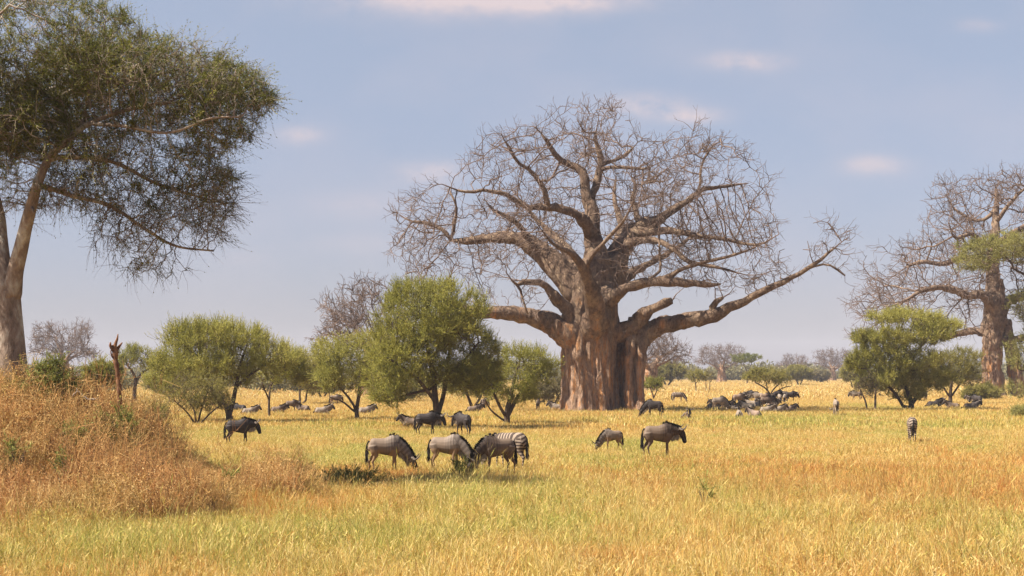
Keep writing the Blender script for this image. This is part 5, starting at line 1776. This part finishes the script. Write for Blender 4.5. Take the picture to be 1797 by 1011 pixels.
def zebra_mat():
    m, nt, b = new_mat('zebra_coat')
    n1 = noise_n(nt, 4.0, 2)
    ph = math_m(nt, 'ADD', attr_n(nt, 'phase'), math_m(nt, 'MULTIPLY', n1, 0.5))
    s = math_m(nt, 'SINE', math_m(nt, 'MULTIPLY', ph, 6.283))
    s = math_m(nt, 'ADD', math_m(nt, 'MULTIPLY', s, 3.0), 0.5, True)
    c = mix_n(nt, s, (0.28, 0.215, 0.16), (0.06, 0.042, 0.033))
    c = mix_n(nt, attr_n(nt, 'dark'), c, (0.03, 0.025, 0.022))
    nt.links.new(c, b.inputs['Base Color'])
    return m


def flat_mat(name, c, rough=0.8):
    m, nt, b = new_mat(name)
    n1 = noise_n(nt, 9.0, 3)
    nt.links.new(mix_n(nt, n1, tuple(x * 1.35 for x in c), tuple(x * 0.55 for x in c)), b.inputs['Base Color'])
    b.inputs['Roughness'].default_value = rough
    return m


COATS = {
    'grey': coat_mat('grey_brown_coat', (0.24, 0.172, 0.122), (0.06, 0.045, 0.037), (0.030, 0.024, 0.021), (0.30, 0.18, 0.09), (0.30, 0.25, 0.21), 0.5),
    'dark': coat_mat('dark_bull_coat', (0.048, 0.037, 0.033), (0.018, 0.015, 0.014), (0.015, 0.012, 0.011), (0.045, 0.032, 0.026)),
    'brown': coat_mat('brown_coat', (0.20, 0.14, 0.098), (0.03, 0.022, 0.018), (0.026, 0.02, 0.017), (0.13, 0.078, 0.048), (0.085, 0.055, 0.040), 0.85),
    'pale': coat_mat('pale_grey_coat', (0.30, 0.235, 0.175), (0.10, 0.08, 0.065), (0.05, 0.04, 0.035), (0.40, 0.29, 0.18)),
    'sunlit_brown': coat_mat('sunlit_brown_coat', (0.29, 0.20, 0.14), (0.08, 0.055, 0.042), (0.03, 0.024, 0.02), (0.26, 0.16, 0.09), (0.13, 0.09, 0.066), 0.7),  # brown coat lightened to paint sunlight onto the shaded herd
    'zebra': zebra_mat(),
}
M_HAIR = flat_mat('black_hair', (0.022, 0.018, 0.016))
M_BEARD = flat_mat('pale_beard', (0.33, 0.26, 0.18))
M_HORN = flat_mat('horn', (0.11, 0.085, 0.065), 0.45)
PART_MAT = {'mane': M_HAIR, 'tail': M_HAIR, 'beard': M_BEARD, 'horn': M_HORN, 'horn_': M_HORN}
animal_cache = {}


def animal(kind, coat, pose, px, D, heading, scale, label, group=None):
    """heading in degrees: 0 faces right in the photo, 90 faces away, 180 faces left"""
    key = (kind, pose)
    if key not in animal_cache:
        animal_cache[key] = make_animal(kind, pose)
    x = (px - CX) * D / F
    o = empty('zebra' if kind == 'zebra' else 'wildebeest', (x, D, gz(x, D)), math.radians(heading), scale)
    tag(o, label, kind, group)
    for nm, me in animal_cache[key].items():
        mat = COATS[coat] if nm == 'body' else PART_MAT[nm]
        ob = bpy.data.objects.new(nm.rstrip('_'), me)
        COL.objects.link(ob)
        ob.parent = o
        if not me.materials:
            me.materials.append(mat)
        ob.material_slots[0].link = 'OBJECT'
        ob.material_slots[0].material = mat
    return o


W, Z = 'wildebeest', 'zebra'
HERD = 'wildebeest grazing and resting on the plain'
ANIMALS = [
    (W, 'grey', 'graze', 678, 52.0, 8, 0.93, 'pale grey-brown wildebeest grazing with its head down to the right, leftmost of the near grazers'),
    (W, 'grey', 'graze', 785, 52.6, -12, 0.93, 'grey-brown wildebeest grazing in the middle, its head almost touching the next animal'),
    (W, 'brown', 'graze', 872, 50.6, 205, 0.95, 'dark brindled wildebeest grazing to the left in front of a zebra'),
    (Z, 'zebra', 'graze', 892, 53.8, 148, 0.98, 'striped zebra grazing behind a brindled wildebeest, rump to the right'),
    (W, 'brown', 'stand', 1158, 60.5, 8, 1.0, 'brown wildebeest standing in profile with its head up, facing right'),
    (W, 'grey', 'graze', 1074, 66.5, 200, 0.70, 'small young wildebeest grazing to the left in green grass'),
    (Z, 'zebra', 'graze', 1600, 75.0, 82, 0.97, 'zebra seen from behind in the grass below the layered acacia'),
    (W, 'dark', 'stand', 420, 71.0, 10, 0.93, 'black bull wildebeest standing by the scrub, facing right'),
    (W, 'dark', 'stand', 750, 84.0, 6, 0.96, 'dark wildebeest standing in shade, partly behind the trunk of the tallest acacia'),
    (W, 'dark', 'stand', 812, 83.0, 128, 0.96, 'dark wildebeest under the tallest acacia turned away with raised horns'),
    (W, 'dark', 'graze', 1147, 119.0, 176, 1.0, 'black wildebeest with its head behind the right stems of the huge baobab'),
    (W, 'brown', 'lie', 1205, 113.0, 65, 0.95, 'wildebeest lying in the green strip right of the huge baobab, seen from behind'),
    (W, 'grey', 'lie', 1297, 117.0, 85, 1.0, 'dark-backed wildebeest lying with its back to the viewer below the herd'),
    (W, 'brown', 'lie', 1324, 117.5, 130, 1.0, 'wildebeest lying below the herd, horned head turned left'),
    (W, 'pale', 'graze', 1467, 122.0, 88, 0.95, 'lone pale wildebeest seen from behind, right of the herd'),
    # the resting herd
    (W, 'pale', 'graze', 1262, 136, 10, 1.0, 'big pale wildebeest at the front left of the resting herd'),
    (W, 'brown', 'lie', 1258, 152, 170, 1.0, 'brown wildebeest lying behind the big pale one at the left of the herd'),
    (W, 'brown', 'lie', 1276, 148, 20, 1.0, 'brown wildebeest lying with its head by a neighbour, left part of the herd'),
    (W, 'pale', 'lie', 1284, 138, 5, 0.9, 'small pale wildebeest lying at the foot of the big pale one'),
    (W, 'brown', 'stand', 1296, 158, 15, 0.95, 'brown wildebeest standing at the left centre of the herd with a dark mane'),
    (W, 'grey', 'stand', 1303, 170, 40, 0.95, 'grey wildebeest at the back left of the herd, head highest'),
    (W, 'grey', 'lie', 1317, 158, 170, 1.0, 'grey wildebeest lying in the centre of the herd, facing left'),
    (W, 'pale', 'stand', 1330, 172, 175, 0.95, 'pale wildebeest standing at the back of the herd left of the bush stems'),
    (W, 'grey', 'lie', 1330, 150, 30, 1.0, 'grey wildebeest lying front of the herd centre'),
    (W, 'brown', 'stand', 1342, 168, 15, 0.9, 'brown wildebeest standing directly left of the flat bush stems'),
    (W, 'brown', 'stand', 1346, 141, 5, 0.95, 'large brown wildebeest with a dark head at the right of the herd'),
    (W, 'grey', 'lie', 1345, 130, 8, 0.95, 'wildebeest lying low in the grass below the large brown one'),
    (W, 'pale', 'lie', 1366, 131, 12, 0.95, 'grey striped wildebeest lying at the right end of the front row'),
    (W, 'dark', 'stand', 1364, 178, 30, 0.95, 'dark wildebeest just right of the flat bush stems'),
    (W, 'dark', 'stand', 1374, 182, 160, 0.95, 'dark wildebeest in the middle of the dark trio'),
    (W, 'dark', 'stand', 1388, 176, 5, 0.95, 'black wildebeest at the right end of the dark trio, facing right'),
    (W, 'pale', 'graze', 1368, 168, 95, 0.85, 'pale rump of a wildebeest in front of the dark trio'),
    (W, 'grey', 'graze', 1377, 168, 80, 0.85, 'grey wildebeest seen from behind in front of the dark trio'),
    (Z, 'zebra', 'graze', 1190, 176, 0, 0.95, 'small distant zebra grazing on the pale plain right of the huge baobab'),
    (W, 'grey', 'lie', 1252, 143, 8, 1.0, 'grey wildebeest lying at the outer left edge of the herd'),
    (W, 'pale', 'lie', 1312, 144, 165, 1.0, 'pale wildebeest lying low between the herd centre and its front row'),
    (W, 'brown', 'lie', 1356, 152, 20, 1.0, 'brown wildebeest lying under the flat bush stems'),
    (W, 'grey', 'lie', 1340, 158, 178, 1.0, 'grey wildebeest lying left of the bush stems, facing left'),
    (W, 'brown', 'lie', 1385, 134, 5, 0.9, 'half-hidden brown wildebeest lying farthest right in the front row'),
    (W, 'dark', 'stand', 1322, 182, 160, 0.95, 'dark wildebeest at the very back of the herd centre'),
    # among the trees on the left
    (W, 'brown', 'lie', 488, 132, 15, 1.0, 'brown wildebeest resting beside the slim acacia trunk'),
    (W, 'brown', 'stand', 512, 135, 12, 0.78, 'left one of two small wildebeest standing close together left of the pale bush'),
    (W, 'brown', 'lie', 532, 138, 170, 0.95, 'right one of two small wildebeest close together left of the pale bush'),
    (W, 'pale', 'lie', 566, 128, 10, 1.05, 'pale wildebeest lying between the slim acacia and the round-crowned acacia'),
    (W, 'grey', 'stand', 588, 160, 20, 0.85, 'grey wildebeest half hidden by low branches'),
    (W, 'pale', 'lie', 642, 128, 20, 1.05, 'pale wildebeest lying right of the small round-crowned acacia trunk'),
    (W, 'dark', 'lie', 420, 138, 175, 1.0, 'dark wildebeest resting behind the forked trunk of the broad acacia'),
    (W, 'pale', 'lie', 438, 126, 15, 1.0, 'pale wildebeest lying behind the black bull'),
    (W, 'brown', 'lie', 722, 98, 175, 1.0, 'brown wildebeest behind the shaded dark one under the tallest acacia'),
    (W, 'brown', 'lie', 832, 134, 10, 1.0, 'brown wildebeest resting right of the horned dark one'),
    (W, 'grey', 'stand', 850, 140, 60, 0.85, 'grey wildebeest seen from behind near the dense low acacia'),
    (W, 'brown', 'stand', 944, 138, 85, 0.8, 'small wildebeest seen from behind left of the grey-brown bush'),
    (W, 'pale', 'lie', 978, 140, 170, 1.05, 'pale wildebeest lying against the left foot of the huge baobab'),
    # under the trees on the right
    (W, 'grey', 'stand', 1502, 185, 160, 0.9, 'grey wildebeest behind the sapling pair at the layered acacia'),
    (W, 'dark', 'lie', 1640, 150, 10, 1.25, 'dark wildebeest lying in shade right of the layered acacia trunk'),
    (W, 'brown', 'stand', 1624, 185, 80, 0.95, 'orange-brown wildebeest standing beyond the layered acacia'),
    (W, 'dark', 'stand', 1714, 150, 120, 0.95, 'dark wildebeest standing left of the tall right baobab trunk'),
    (W, 'grey', 'lie', 1708, 178, 175, 1.1, 'grey wildebeest resting behind the dark one by the tall right baobab'),
    (W, 'grey', 'lie', 1704, 142, 8, 1.1, 'grey wildebeest lying low in front of the dark one by the tall right baobab'),
    (W, 'brown', 'lie', 1672, 146, 175, 1.0, 'brown wildebeest lying low between the layered acacia and the right baobab'),
]
for (kind, coat, pose, px, D, hd, sc_, lab) in ANIMALS:
    if kind == W and coat == 'grey' and 1240 < px < 1400:  # herd coats lightened to offset the baobab's shade falling on them
        coat = 'pale'
    elif kind == W and coat == 'brown' and 1240 < px < 1400:
        coat = 'sunlit_brown'
    animal(kind, coat, pose, px, D, hd, sc_ * (0.88 if pose == 'lie' else 1.0), lab, HERD if kind == W else 'zebras among the herd')

# ------------------------------------------------------------------ haze


def build_haze(density):
    g = Geo()
    x0, x1, y0, y1, z0, z1 = -2200, 2200, -80, 3000, -3.0, 60.0
    v = [(x, y, z) for z in (z0, z1) for y in (y0, y1) for x in (x0, x1)]
    q = [(0, 2, 3, 1), (4, 5, 7, 6), (0, 1, 5, 4), (2, 6, 7, 3), (0, 4, 6, 2), (1, 3, 7, 5)]
    g.add(v, q)
    m = bpy.data.materials.new('haze')
    m.use_nodes = True
    nt = m.node_tree
    nt.nodes.remove(nt.nodes['Principled BSDF'])
    pv = nt.nodes.new('ShaderNodeVolumePrincipled')
    pv.inputs['Color'].default_value = (0.86, 0.88, 0.96, 1)
    pv.inputs['Density'].default_value = density
    pv.inputs['Anisotropy'].default_value = 0.0
    nt.links.new(pv.outputs[0], nt.nodes['Material Output'].inputs['Volume'])
    o = mesh_obj('haze', g.mesh('haze', smooth=False), m)
    tag(o, kind='stuff')


HAZE = 0.00017
if HAZE:
    build_haze(HAZE)
